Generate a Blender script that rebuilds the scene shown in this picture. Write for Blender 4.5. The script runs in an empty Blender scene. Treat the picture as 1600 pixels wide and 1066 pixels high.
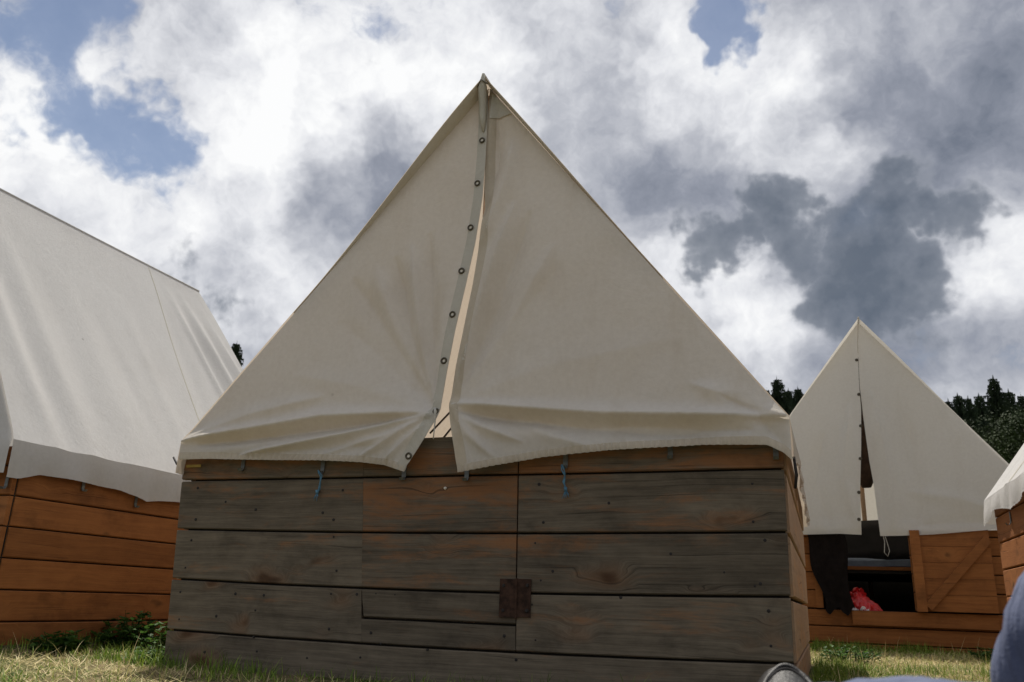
import bpy, bmesh, math, random
from mathutils import Vector, Matrix, noise
random.seed(7)
PI = math.pi
scene = bpy.context.scene
COL = scene.collection

# ------------------------------------------------------------------ camera
cam_data = bpy.data.cameras.new('camera')
cam = bpy.data.objects.new('camera', cam_data)
COL.objects.link(cam)
scene.camera = cam
cam_data.sensor_fit = 'HORIZONTAL'
cam_data.sensor_width = 22.3
cam_data.lens = 18.0
cam_data.clip_start = 0.02
cam_data.clip_end = 2000.0
_right = Vector((0.94006, 0.33935, 0.03346))
_up = Vector((0.07226, -0.29416, 0.95302))
_back = Vector((0.33325, -0.89348, -0.30106))
_m = Matrix.Identity(4)
for _i in range(3):
    _m[_i][0] = _right[_i]; _m[_i][1] = _up[_i]; _m[_i][2] = _back[_i]
_m[2][3] = 0.25                       # the photographer sits low in the grass
cam.matrix_world = _m
cam_data.dof.use_dof = True
cam_data.dof.focus_distance = 2.9
cam_data.dof.aperture_fstop = 4.2

# ------------------------------------------------------------------ sky
SUN_AZ = math.radians(-32.0)          # left of +Y, behind the tents
SUN_EL = math.radians(63.0)
SKY = 0.075
world = bpy.data.worlds.new('World')
scene.world = world
world.use_nodes = True
wt = world.node_tree
for n in list(wt.nodes):
    wt.nodes.remove(n)


class NT:
    """tiny helper for building node trees"""
    def __init__(self, tree):
        self.t = tree

    def n(self, kind, **kw):
        nd = self.t.nodes.new(kind)
        for k, v in kw.items():
            setattr(nd, k, v)
        return nd

    def link(self, a, b):
        self.t.links.new(a, b)

    def put(self, sock, v):
        if isinstance(v, bpy.types.NodeSocket):
            self.link(v, sock)
        else:
            sock.default_value = v

    def math(self, op, a, b=0.0, c=None, clamp=False):
        nd = self.n('ShaderNodeMath', operation=op, use_clamp=clamp)
        self.put(nd.inputs[0], a); self.put(nd.inputs[1], b)
        if c is not None:
            self.put(nd.inputs[2], c)
        return nd.outputs[0]

    def vmath(self, op, a, b=None, scale=None):
        nd = self.n('ShaderNodeVectorMath', operation=op)
        self.put(nd.inputs[0], a)
        if b is not None:
            self.put(nd.inputs[1], b)
        if scale is not None:
            self.put(nd.inputs['Scale'], scale)
        return nd.outputs['Value'] if op in ('DOT_PRODUCT', 'LENGTH', 'DISTANCE') else nd.outputs[0]

    def noise(self, vec, scale, detail=4.0, rough=0.55, dist=0.0, color=False, lac=2.0):
        nd = self.n('ShaderNodeTexNoise')
        nd.inputs['Scale'].default_value = scale
        nd.inputs['Detail'].default_value = detail
        nd.inputs['Roughness'].default_value = rough
        nd.inputs['Distortion'].default_value = dist
        nd.inputs['Lacunarity'].default_value = lac
        if vec is not None:
            self.put(nd.inputs['Vector'], vec)
        return nd.outputs['Color'] if color else nd.outputs['Fac']

    def ramp(self, fac, stops, interp='LINEAR'):
        nd = self.n('ShaderNodeValToRGB')
        cr = nd.color_ramp
        cr.interpolation = interp
        while len(cr.elements) < len(stops):
            cr.elements.new(0.5)
        for e, (p, c) in zip(cr.elements, stops):
            e.position = p
            e.color = (c, c, c, 1) if isinstance(c, (int, float)) else (*c, 1)
        self.put(nd.inputs[0], fac)
        return nd.outputs[0]

    def smooth(self, v, a, b, lo=0.0, hi=1.0):
        nd = self.n('ShaderNodeMapRange', interpolation_type='SMOOTHSTEP')
        self.put(nd.inputs[0], v)
        nd.inputs[1].default_value = a; nd.inputs[2].default_value = b
        nd.inputs[3].default_value = lo; nd.inputs[4].default_value = hi
        return nd.outputs[0]

    def mix(self, fac, a, b, blend='MIX'):
        nd = self.n('ShaderNodeMix', data_type='RGBA', blend_type=blend)
        self.put(nd.inputs['Factor'], fac)
        for s, v in ((nd.inputs[6], a), (nd.inputs[7], b)):
            if isinstance(v, tuple):
                s.default_value = (*v, 1) if len(v) == 3 else v
            else:
                self.put(s, v)
        return nd.outputs[2]

    def mapping(self, vec, scale=(1, 1, 1), loc=(0, 0, 0), rot=(0, 0, 0)):
        nd = self.n('ShaderNodeMapping')
        nd.inputs['Location'].default_value = loc
        nd.inputs['Rotation'].default_value = rot
        nd.inputs['Scale'].default_value = scale
        self.put(nd.inputs['Vector'], vec)
        return nd.outputs[0]


W = NT(wt)
# cloud banks over the camp: direction, angular radius, cover, brightness
BLOBS = [(-0.693,0.541,0.476,0.113,-0.37,0.00), (-0.680,0.577,0.453,0.083,-0.22,0.00), (-0.644,0.610,0.462,0.053,-0.22,0.00),
    (-0.695,0.492,0.524,0.113,-0.24,0.00), (-0.456,0.658,0.599,0.053,-0.36,0.00), (-0.080,0.768,0.635,0.033,-0.34,0.00),
    (-0.060,0.793,0.607,0.030,-0.36,0.00), (-0.041,0.778,0.626,0.035,-0.30,0.00), (-0.751,0.526,0.399,0.045,0.30,0.20),
    (-0.626,0.552,0.551,0.045,0.20,0.15), (-0.553,0.627,0.548,0.102,0.22,0.26), (-0.399,0.705,0.586,0.113,0.30,0.22),
    (-0.549,0.665,0.506,0.083,0.30,0.28), (-0.702,0.596,0.390,0.098,0.35,0.20), (-0.577,0.734,0.358,0.090,0.20,0.20),
    (-0.143,0.781,0.609,0.045,0.30,0.22), (-0.477,0.746,0.465,0.086,0.30,-0.28), (-0.412,0.761,0.501,0.053,0.30,-0.16),
    (-0.243,0.792,0.561,0.090,0.30,-0.20), (-0.172,0.879,0.445,0.090,0.30,-0.12), (-0.087,0.862,0.499,0.075,0.30,-0.20),
    (-0.024,0.850,0.526,0.056,0.30,0.34), (0.134,0.830,0.542,0.135,0.30,-0.25), (0.206,0.858,0.470,0.113,0.30,-0.24),
    (0.195,0.917,0.347,0.068,0.30,0.25), (-0.080,0.938,0.337,0.060,0.30,0.12), (-0.332,0.832,0.445,0.068,0.20,0.05),
    (0.006,0.963,0.269,0.105,0.15,-0.16), (0.155,0.950,0.273,0.105,0.15,-0.20), (0.194,0.922,0.335,0.053,0.10,0.12),
    (0.035,0.882,0.470,0.045,0.10,0.20), (-0.072,0.936,0.344,0.053,0.10,0.15), (-0.707,0.501,0.498,0.032,0.24,0.10),
    (-0.655,0.544,0.524,0.032,0.20,0.10), (-0.714,0.551,0.432,0.023,0.24,0.10), (-0.732,0.503,0.459,0.030,0.20,0.10),
    (-0.601,0.746,0.286,0.068,0.15,-0.12)]
CUMULUS = [(-0.095,0.912,0.399,0.045,0.95), (-0.059,0.906,0.419,0.035,0.80), (-0.018,0.897,0.442,0.045,0.95), (-0.004,0.916,0.401,0.053,0.95),
    (0.037,0.918,0.396,0.044,0.90), (0.063,0.934,0.353,0.071,1.20), (0.097,0.937,0.334,0.059,1.15), (0.111,0.893,0.436,0.045,0.90),
    (0.093,0.907,0.411,0.041,0.90), (0.134,0.902,0.411,0.038,0.90), (0.166,0.903,0.397,0.038,0.85), (-0.647,0.678,0.349,0.035,0.60),
    (-0.613,0.726,0.311,0.038,0.50), (0.142,0.955,0.261,0.060,0.36)]
tc = W.n('ShaderNodeTexCoord')
d0 = tc.outputs['Generated']
w2 = W.vmath('SUBTRACT', W.noise(d0, 9.0, 4.0, 0.66, color=True), (0.5, 0.5, 0.5))
d1 = W.vmath('ADD', d0, W.vmath('SCALE', w2, scale=0.19))
d2 = W.vmath('ADD', d0, W.vmath('SCALE', w2, scale=0.15))


def blob(vec, c, r, hard):
    v = W.vmath('DISTANCE', vec, tuple(c))
    return W.smooth(v, r * (1.0 + 0.75 * (1 - hard)), r * 0.35 * hard, 0.0, 1.0)


# flatten the direction like a real cloud deck so that far clouds shrink towards the horizon
sep = W.n('ShaderNodeSeparateXYZ'); W.link(d0, sep.inputs[0])
den = W.math('ADD', W.math('MAXIMUM', sep.outputs[2], 0.0), 0.22)
comb = W.n('ShaderNodeCombineXYZ')
W.link(W.math('DIVIDE', sep.outputs[0], den), comb.inputs[0])
W.link(W.math('DIVIDE', sep.outputs[1], den), comb.inputs[1])
deck = comb.outputs[0]


def noise2(vec, scale, detail, rough):
    o = W.noise(vec, scale, detail, rough)
    o.node.noise_dimensions = '2D'
    return o


n_big = noise2(deck, 1.7, 3.0, 0.55)
n_fine = W.noise(W.vmath('ADD', d0, W.vmath('SCALE', w2, scale=0.07)), 8.0, 7.0, 0.62)
n_shade = noise2(W.vmath('ADD', deck, (3.1, 8.4, 0.0)), 2.3, 3.0, 0.5)
cover = W.math('ADD', 0.60, W.math('MULTIPLY', W.math('SUBTRACT', n_big, 0.5), 0.8))
bright = W.math('ADD', 0.585, W.math('MULTIPLY', W.math('SUBTRACT', n_shade, 0.5), 0.70))
for (x, y, z, r, cv, br) in BLOBS:
    b = blob(d1, (x, y, z), r, 0.0)
    if cv:
        cover = W.math('MULTIPLY_ADD', b, cv, cover)
    if br:
        bright = W.math('MULTIPLY_ADD', b, br, bright)
cover = W.math('ADD', cover, W.math('MULTIPLY', W.math('SUBTRACT', n_fine, 0.5), 1.55))
alpha = W.smooth(cover, 0.22, 0.60, 0.14, 1.0)
bright = W.math('ADD', bright, W.math('MULTIPLY', W.math('SUBTRACT', n_fine, 0.5), 1.40))
cloud = W.ramp(bright, [(0.0, (0.15, 0.172, 0.22)), (0.28, (0.26, 0.28, 0.335)), (0.55, (0.45, 0.465, 0.51)),
                        (0.80, (0.69, 0.70, 0.73)), (1.0, (0.85, 0.855, 0.86))])
cum = None
for (x, y, z, r, cv) in CUMULUS:
    b = W.math('MULTIPLY', blob(d2, (x, y, z), r, 0.15), cv)
    cum = b if cum is None else W.math('MAXIMUM', cum, b)
# the same broken low clouds go on all round the sky, out of frame too
n_low = W.smooth(n_shade, 0.68, 0.82, 0.0, 0.34)
cum = W.math('MAXIMUM', cum, n_low)
n_puff = W.noise(d0, 17.0, 6.0, 0.62)
cumd = W.math('ADD', cum, W.math('MULTIPLY', W.math('SUBTRACT', n_puff, 0.5), 1.15))
cum_a = W.smooth(cumd, 0.22, 0.60)
cum_c = W.ramp(W.math('ADD', W.math('MULTIPLY', cumd, 0.75), W.math('MULTIPLY', n_puff, 0.25)),
               [(0.25, (0.44, 0.46, 0.50)), (0.42, (0.28, 0.30, 0.345)), (0.62, (0.155, 0.178, 0.22)), (0.95, (0.088, 0.112, 0.15))])
nish = W.n('ShaderNodeTexSky', sky_type='NISHITA')
nish.sun_disc = False
nish.sun_elevation = SUN_EL
nish.sun_rotation = SUN_AZ
nish.altitude = 100
nish.air_density = 1.0
nish.dust_density = 0.6
nish.ozone_density = 1.5
sc = 1.0 / SKY
blue = nish.outputs[0]
cl = W.mix(1.0, cloud, (sc, sc, sc), 'MULTIPLY')
cu = W.mix(1.0, cum_c, (sc, sc, sc), 'MULTIPLY')
skycol = W.mix(alpha, blue, cl)
skycol = W.mix(W.math('MULTIPLY', cum_a, 0.88), skycol, cu)
bg = W.n('ShaderNodeBackground')
bg.inputs['Strength'].default_value = SKY
W.link(skycol, bg.inputs['Color'])
wo = W.n('ShaderNodeOutputWorld')
W.link(bg.outputs[0], wo.inputs[0])

# ------------------------------------------------------------------ sun
sun_data = bpy.data.lights.new('sun', 'SUN')
sun_data.energy = 4.6
sun_data.angle = math.radians(0.6)
sun_data.color = (1.0, 0.94, 0.85)
sun = bpy.data.objects.new('sun', sun_data)
COL.objects.link(sun)
_sd = Vector((math.sin(SUN_AZ) * math.cos(SUN_EL), math.cos(SUN_AZ) * math.cos(SUN_EL), math.sin(SUN_EL)))
sun.rotation_euler = _sd.to_track_quat('Z', 'Y').to_euler()
sun.location = _sd * 50

# ------------------------------------------------------------------ exposure
scene.view_settings.view_transform = 'Standard'
scene.view_settings.look = 'None'
scene.view_settings.exposure = 0.2
scene.view_settings.gamma = 1.0
scene.view_settings.use_curve_mapping = False

scene.cycles.max_bounces = 5
scene.cycles.diffuse_bounces = 3
scene.cycles.glossy_bounces = 2
scene.cycles.transmission_bounces = 4
world.cycles.sampling_method = 'MANUAL'
world.cycles.sample_map_resolution = 256


# ================================================================== helpers
def tag(o, label=None, cat=None, group=None, kind=None):
    if label: o['label'] = label
    if cat: o['category'] = cat
    if group: o['group'] = group
    if kind: o['kind'] = kind
    return o


def empty(name, loc, rz=0.0):
    o = bpy.data.objects.new(name, None)
    o.empty_display_size = 0.1
    o.location = loc
    o.rotation_euler = (0, 0, rz)
    COL.objects.link(o)
    return o


def obj(name, me, mat=None, parent=None, loc=(0, 0, 0), rz=0.0):
    o = bpy.data.objects.new(name, me)
    o.location = loc
    o.rotation_euler = (0, 0, rz)
    if mat is not None:
        if len(me.materials) == 0:
            me.materials.append(mat)
    if parent is not None:
        o.parent = parent
    COL.objects.link(o)
    return o


def mesh(name, v, f, smooth=False):
    me = bpy.data.meshes.new(name)
    me.from_pydata([tuple(p) for p in v], [], f)
    me.update()
    if smooth:
        me.polygons.foreach_set('use_smooth', [True] * len(me.polygons))
    return me


class MB:
    """collects shapes into one mesh"""
    def __init__(self):
        self.v = []; self.f = []

    def add(self, v, f):
        o = len(self.v)
        self.v += [tuple(p) for p in v]
        self.f += [tuple(i + o for i in q) for q in f]
        return self

    def box(self, x0, x1, y0, y1, z0, z1):
        v = [(x0, y0, z0), (x1, y0, z0), (x1, y1, z0), (x0, y1, z0), (x0, y0, z1), (x1, y0, z1), (x1, y1, z1), (x0, y1, z1)]
        return self.add(v, [(0, 3, 2, 1), (4, 5, 6, 7), (0, 1, 5, 4), (1, 2, 6, 5), (2, 3, 7, 6), (3, 0, 4, 7)])

    def tube(self, pts, r, n=8, cap=True):
        pts = [Vector(p) for p in pts]
        rs = r if isinstance(r, (list, tuple)) else [r] * len(pts)
        v = []; f = []
        prev = None
        for i, p in enumerate(pts):
            a = pts[max(0, i - 1)]; b = pts[min(len(pts) - 1, i + 1)]
            t = (b - a).normalized()
            if prev is None:
                s = t.cross(Vector((0, 0, 1)))
                if s.length < 1e-3: s = t.cross(Vector((1, 0, 0)))
            else:
                s = prev - t * prev.dot(t)
            s.normalize(); prev = s
            u = t.cross(s)
            for k in range(n):
                an = 2 * PI * k / n
                v.append(p + (s * math.cos(an) + u * math.sin(an)) * rs[i])
        for i in range(len(pts) - 1):
            for k in range(n):
                f.append((i * n + k, i * n + (k + 1) % n, (i + 1) * n + (k + 1) % n, (i + 1) * n + k))
        if cap:
            f.append(tuple(range(n))[::-1]); f.append(tuple((len(pts) - 1) * n + k for k in range(n)))
        return self.add(v, f)

    def build(self, name, mat, parent=None, smooth=False, loc=(0, 0, 0), rz=0.0):
        return obj(name, mesh(name, self.v, self.f, smooth), mat, parent, loc, rz)


def lerp(a, b, t):
    return a + (b - a) * t


def poly_at(pts, t, key=None):
    """point on a polyline at t in 0..1, spread by arc length"""
    ls = [0.0]
    for a, b in zip(pts, pts[1:]):
        ls.append(ls[-1] + math.dist(a, b))
    d = t * ls[-1]
    for i in range(len(pts) - 1):
        if d <= ls[i + 1] or i == len(pts) - 2:
            s = (d - ls[i]) / max(1e-9, ls[i + 1] - ls[i])
            return tuple(lerp(p, q, s) for p, q in zip(pts[i], pts[i + 1]))


def x_at(pts, z):
    """x on a polyline of (x, z) sorted by z"""
    for (x0, z0), (x1, z1) in zip(pts, pts[1:]):
        if z <= z1:
            return lerp(x0, x1, (z - z0) / max(1e-9, z1 - z0))
    return pts[-1][0]


def sm(a, b, x):
    t = min(1.0, max(0.0, (x - a) / (b - a)))
    return t * t * (3 - 2 * t)


def ns(x, y, z=0.0):
    return noise.noise(Vector((x, y, z)))


# ================================================================== materials
def new_mat(name):
    m = bpy.data.materials.new(name)
    m.use_nodes = True
    t = m.node_tree
    for n in list(t.nodes):
        t.nodes.remove(n)
    k = NT(t)
    out = k.n('ShaderNodeOutputMaterial')
    return m, k, out


def principled(k, out, base, rough=0.6, bump=None, bstr=0.3, bdist=0.01, metal=0.0, spec=0.5, **kw):
    p = k.n('ShaderNodeBsdfPrincipled')
    if isinstance(base, tuple):
        p.inputs['Base Color'].default_value = (*base, 1)
    else:
        k.link(base, p.inputs['Base Color'])
    k.put(p.inputs['Roughness'], rough)
    p.inputs['Metallic'].default_value = metal
    p.inputs['Specular IOR Level'].default_value = spec
    for a, b in kw.items():
        k.put(p.inputs[a.replace('_', ' ')], b)
    if bump is not None:
        b = k.n('ShaderNodeBump')
        b.inputs['Strength'].default_value = bstr
        b.inputs['Distance'].default_value = bdist
        k.link(bump, b.inputs['Height'])
        k.link(b.outputs[0], p.inputs['Normal'])
    k.link(p.outputs[0], out.inputs[0])
    return p


def canvas_mat(name, base, dirt, through, trans=0.32, dirt_amt=0.5, seed=0.0, crumple=2.2):
    m, k, out = new_mat(name)
    tcn = k.n('ShaderNodeTexCoord')
    co = k.vmath('ADD', tcn.outputs['Object'], (seed, seed * 1.7, seed * 0.6))
    big = k.noise(co, 2.2, 5.0, 0.6)
    streak = k.noise(k.mapping(co, (9.0, 9.0, 1.2)), 1.0, 4.0, 0.6)
    fine = k.noise(co, 60.0, 3.0, 0.6)
    # faint creases from folding and packing
    fold = k.noise(k.mapping(co, (3.0, 3.0, 3.0), rot=(0.3, 0.5, 0.2)), 1.6, 6.0, 0.62, 0.8)
    d = k.math('ADD', k.math('MULTIPLY', k.smooth(big, 0.40, 0.80), 0.32), k.math('MULTIPLY', k.smooth(streak, 0.5, 0.78), 0.34))
    d = k.math('MULTIPLY', d, dirt_amt, clamp=True)
    vor = k.n('ShaderNodeTexVoronoi'); vor.inputs['Scale'].default_value = 5.5
    k.link(co, vor.inputs['Vector'])
    spot = k.math('MULTIPLY', k.smooth(vor.outputs['Distance'], 0.055, 0.02), k.smooth(k.noise(co, 9.0, 2.0), 0.55, 0.65))
    col = k.mix(d, base, dirt)
    col = k.mix(k.math('MULTIPLY', k.math('SUBTRACT', fine, 0.3), 0.30, clamp=True), col, tuple(c * 0.55 for c in dirt))
    col = k.mix(k.math('MULTIPLY', spot, 0.55), col, tuple(c * 0.35 for c in dirt))
    weave = k.n('ShaderNodeTexWave', wave_type='BANDS', bands_direction='Z')
    weave.inputs['Scale'].default_value = 160.0
    k.link(co, weave.inputs['Vector'])
    h = k.math('ADD', k.math('MULTIPLY', fine, 0.25), k.math('MULTIPLY', weave.outputs['Fac'], 0.06))
    h = k.math('ADD', h, k.math('MULTIPLY', fold, crumple))
    b = k.n('ShaderNodeBump')
    b.inputs['Strength'].default_value = 0.7
    b.inputs['Distance'].default_value = 0.009
    k.link(h, b.inputs['Height'])
    df = k.n('ShaderNodeBsdfDiffuse'); k.link(col, df.inputs['Color']); k.link(b.outputs[0], df.inputs['Normal'])
    tr = k.n('ShaderNodeBsdfTranslucent'); k.link(k.mix(0.5, col, through), tr.inputs['Color'])
    mx = k.n('ShaderNodeMixShader'); mx.inputs[0].default_value = trans
    k.link(df.outputs[0], mx.inputs[1]); k.link(tr.outputs[0], mx.inputs[2])
    k.link(mx.outputs[0], out.inputs[0])
    return m


def wood_mat(name, dark, light, raw, grey=0.5, rough=0.75, dirt=True):
    """plank material: grain along the plank's own X, knots, weathering; the plank's 'wear' property shows more raw wood"""
    m, k, out = new_mat(name)
    tcn = k.n('ShaderNodeTexCoord')
    oi = k.n('ShaderNodeObjectInfo')
    rnd = k.n('ShaderNodeCombineXYZ')
    k.link(k.math('MULTIPLY', oi.outputs['Random'], 37.0), rnd.inputs[0])
    k.link(k.math('MULTIPLY', oi.outputs['Random'], 11.0), rnd.inputs[1])
    k.link(k.math('MULTIPLY', oi.outputs['Random'], 23.0), rnd.inputs[2])
    co = k.vmath('ADD', tcn.outputs['Object'], rnd.outputs[0])
    kv = k.mapping(co, (3.4, 0.6, 6.6))
    warp = k.vmath('SCALE', k.vmath('SUBTRACT', k.noise(kv, 2.0, 2.0, 0.5, color=True), (0.5, 0.5, 0.5)), scale=0.5)
    vor = k.n('ShaderNodeTexVoronoi', voronoi_dimensions='3D'); vor.inputs['Scale'].default_value = 1.0
    k.link(k.vmath('ADD', kv, warp), vor.inputs['Vector'])
    kd = vor.outputs['Distance']
    sel = k.smooth(k.noise(kv, 0.9, 1.0), 0.42, 0.50)
    knot = k.math('MULTIPLY', k.smooth(kd, 0.19, 0.07), sel)
    halo = k.math('MULTIPLY', k.smooth(kd, 0.42, 0.05), sel)
    # grain bends round the knots
    bend = k.n('ShaderNodeCombineXYZ')
    k.link(k.math('MULTIPLY', halo, 0.05), bend.inputs[2])
    gco = k.vmath('ADD', co, bend.outputs[0])
    slow = k.vmath('SCALE', k.vmath('SUBTRACT', k.noise(k.mapping(co, (1.2, 1.0, 3.0)), 1.0, 2.0, 0.5, color=True), (0.5, 0.5, 0.5)), scale=0.05)
    gco = k.vmath('ADD', gco, slow)
    grain = k.noise(k.mapping(gco, (1.3, 45.0, 70.0)), 1.0, 6.0, 0.72)
    fine = k.noise(k.mapping(gco, (9.0, 240.0, 330.0)), 1.0, 3.0, 0.65)
    mott = k.noise(k.mapping(co, (7.0, 7.0, 14.0)), 1.0, 6.0, 0.65)
    g = k.math('ADD', k.math('MULTIPLY', grain, 0.46), k.math('MULTIPLY', fine, 0.24))
    g = k.math('ADD', g, k.math('MULTIPLY', mott, 0.34))
    col = k.ramp(g, [(0.34, dark), (0.70, light)])
    wear = k.n('ShaderNodeAttribute', attribute_type='OBJECT', attribute_name='wear')
    patch = k.noise(k.mapping(tcn.outputs['Object'], (3.0, 5.0, 15.0), loc=(1.7, 0.4, 2.2)), 1.0, 7.0, 0.70, 0.4)
    pm = k.smooth(k.math('ADD', patch, k.math('MULTIPLY', wear.outputs['Fac'], 0.34)), 0.57, 0.82)
    rawc = k.mix(g, tuple(c * 0.62 for c in raw), raw)
    col = k.mix(k.math('MULTIPLY', pm, 0.9), col, rawc)
    col = k.mix(k.math('MULTIPLY', halo, 0.35), col, tuple(c * 0.8 for c in raw))
    col = k.mix(k.math('MULTIPLY', knot, 0.85), col, tuple(c * 0.2 for c in raw))
    cracks = k.smooth(k.noise(k.mapping(gco, (1.1, 30.0, 95.0)), 1.0, 2.0, 0.5, 1.2), 0.66, 0.72)
    col = k.mix(k.math('MULTIPLY', cracks, 0.55), col, tuple(c * 0.35 for c in dark))
    br = k.math('ADD', 0.86, k.math('MULTIPLY', oi.outputs['Random'], 0.28))
    hs = k.n('ShaderNodeHueSaturation'); k.link(br, hs.inputs['Value']); k.link(col, hs.inputs['Color'])
    col = hs.outputs[0]
    if dirt:
        blot = k.noise(k.mapping(co, (3.0, 3.0, 4.0)), 1.3, 6.0, 0.65)
        col = k.mix(k.math('MULTIPLY', k.smooth(blot, 0.52, 0.75), 0.5), col, tuple(c * 0.45 for c in dark))
    h = k.math('SUBTRACT', k.math('ADD', k.math('MULTIPLY', grain, 0.7), k.math('MULTIPLY', fine, 0.3)), k.math('MULTIPLY', cracks, 0.8))
    principled(k, out, col, rough, h, 0.35, 0.003, spec=0.2)
    return m


def plain_mat(name, c, rough=0.6, metal=0.0, spec=0.5, var=0.35, scale=30.0, bstr=0.2, bdist=0.003, **kw):
    m, k, out = new_mat(name)
    tcn = k.n('ShaderNodeTexCoord')
    n1 = k.noise(tcn.outputs['Object'], scale, 5.0, 0.6)
    col = k.mix(k.smooth(n1, 0.3, 0.7), tuple(x * (1 - var) for x in c), c)
    principled(k, out, col, rough, n1, bstr, bdist, metal, spec, **kw)
    return m


M = {}
M['canvas'] = canvas_mat('canvas_cream', (0.70, 0.67, 0.615), (0.50, 0.435, 0.34), (0.80, 0.68, 0.54), 0.26, 0.8, 1.3, 1.2)
M['canvas_rear'] = canvas_mat('canvas_rear', (0.69, 0.67, 0.62), (0.52, 0.47, 0.39), (0.82, 0.76, 0.66), 0.34, 0.6, 9.1, 0.7)
M['canvas_hem'] = canvas_mat('canvas_hem', (0.58, 0.515, 0.415), (0.40, 0.33, 0.24), (0.6, 0.5, 0.36), 0.12, 0.9, 7.7, 1.2)
M['canvas_roof'] = canvas_mat('canvas_roof', (0.66, 0.62, 0.55), (0.49, 0.415, 0.31), (0.80, 0.62, 0.44), 0.34, 0.8, 1.3, 1.0)
M['canvas_white'] = canvas_mat('canvas_white', (0.62, 0.615, 0.605), (0.47, 0.455, 0.435), (0.80, 0.74, 0.66), 0.25, 0.55, 4.1, 0.7)
M['facing'] = canvas_mat('canvas_facing', (0.57, 0.545, 0.475), (0.42, 0.37, 0.29), (0.6, 0.52, 0.40), 0.14, 0.8, 2.2)
M['wood_grey'] = wood_mat('weathered_planks', (0.045, 0.036, 0.025), (0.188, 0.154, 0.111), (0.30, 0.135, 0.055))
M['wood_orange'] = wood_mat('stained_planks', (0.160, 0.055, 0.016), (0.350, 0.138, 0.042), (0.42, 0.175, 0.058), dirt=True)
M['wood_pale'] = wood_mat('pale_planks', (0.26, 0.17, 0.105), (0.42, 0.28, 0.18), (0.55, 0.29, 0.13), dirt=False)
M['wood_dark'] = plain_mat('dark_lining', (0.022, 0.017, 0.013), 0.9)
M['steel'] = plain_mat('grey_steel', (0.17, 0.18, 0.18), 0.5, 0.7, scale=60)
M['brass'] = plain_mat('dull_brass', (0.10, 0.085, 0.06), 0.45, 0.7, scale=80)
M['rust'] = plain_mat('rusty_iron', (0.060, 0.032, 0.021), 0.9, 0.0, var=0.65, scale=45, spec=.2, bstr=0.5)
M['iron'] = plain_mat('nail_iron', (0.018, 0.014, 0.012), 0.8)
M['eyelet'] = plain_mat('eyelet_light_screw', (0.72, 0.68, 0.60), 0.8, var=0.15)  # pale tone for light seen through eyelet holes; also the white screw head
M['blue_cord'] = plain_mat('blue_twine', (0.10, 0.25, 0.38), 0.7, var=0.5, scale=90)
M['white_cord'] = plain_mat('white_cord', (0.55, 0.53, 0.48), 0.8, var=0.3, scale=90)
M['rope'] = plain_mat('grey_cord', (0.17, 0.15, 0.12), 0.85, var=0.3, scale=90)
M['yellow'] = plain_mat('yellow_strap', (0.36, 0.25, 0.05), 0.7, var=0.4)
M['red'] = plain_mat('red_plastic', (0.62, 0.018, 0.022), 0.30, var=0.3, scale=18, bstr=0.4)
M['bag_print'] = plain_mat('bag_print', (0.75, 0.70, 0.70), 0.35, var=0.1)
M['jacket'] = plain_mat('brown_black_cloth', (0.012, 0.009, 0.008), 0.95, var=0.4, spec=0.1, scale=25)
M['mattress'] = plain_mat('mattress_blue', (0.13, 0.16, 0.21), 0.85, var=0.2, scale=25)


# ================================================================== ground
def ground_z(x, y):
    z = 0.012 * ns(x * 0.9, y * 0.9, 3.0) + 0.006 * ns(x * 4, y * 4, 9.0)
    z += 0.035 * sm(4.6, 6.0, y)                             # the field rises a little behind the row
    z += 0.035 * sm(-2.75, -3.0, x) * sm(8, 3, y)
    r = math.hypot(x, y)
    z += 1.2 * sm(25, 90, r) * (0.6 + ns(x * 0.01, y * 0.01, 1.0))
    return z


def make_ground():
    # fine near the huts, coarse out to the horizon
    def axis(lo, hi):
        a = [lo + (hi - lo) * i / 150 for i in range(151)]
        s = (hi - lo) / 150
        x = hi; out = []
        while x < 900:
            s *= 1.22; x += s; out.append(x)
        s = (hi - lo) / 150; x = lo; pre = []
        while x > -900:
            s *= 1.22; x -= s; pre.append(x)
        return pre[::-1] + a + out
    xs = axis(-4.5, 3.5); ys = axis(-1.0, 8.0)
    v = [(x, y, ground_z(x, y)) for y in ys for x in xs]
    n = len(xs)
    f = [(j * n + i, j * n + i + 1, (j + 1) * n + i + 1, (j + 1) * n + i) for j in range(len(ys) - 1) for i in range(n - 1)]
    m, k, out = new_mat('meadow_ground')
    geo = k.n('ShaderNodeNewGeometry')
    co = geo.outputs['Position']
    big = k.noise(co, 0.9, 5.0, 0.6)
    mid = k.noise(co, 9.0, 5.0, 0.65)
    fine = k.noise(co, 90.0, 4.0, 0.7)
    straw = k.mix(fine, (0.09, 0.065, 0.035), (0.34, 0.27, 0.15))
    green = k.mix(fine, (0.025, 0.04, 0.012), (0.09, 0.115, 0.03))
    col = k.mix(k.smooth(k.math('ADD', k.math('MULTIPLY', big, 0.6), k.math('MULTIPLY', mid, 0.5)), 0.50, 0.64), straw, green)
    dist = k.vmath('LENGTH', co)
    far = k.mix(k.noise(co, 0.06, 4.0), (0.06, 0.085, 0.022), (0.11, 0.12, 0.04))
    col = k.mix(k.smooth(dist, 10.0, 40.0), col, far)
    principled(k, out, col, 0.95, k.math('ADD', mid, fine), 0.9, 0.02, spec=0.1)
    tag(obj('ground', mesh('ground', v, f, True), m), kind='structure')


make_ground()


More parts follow.
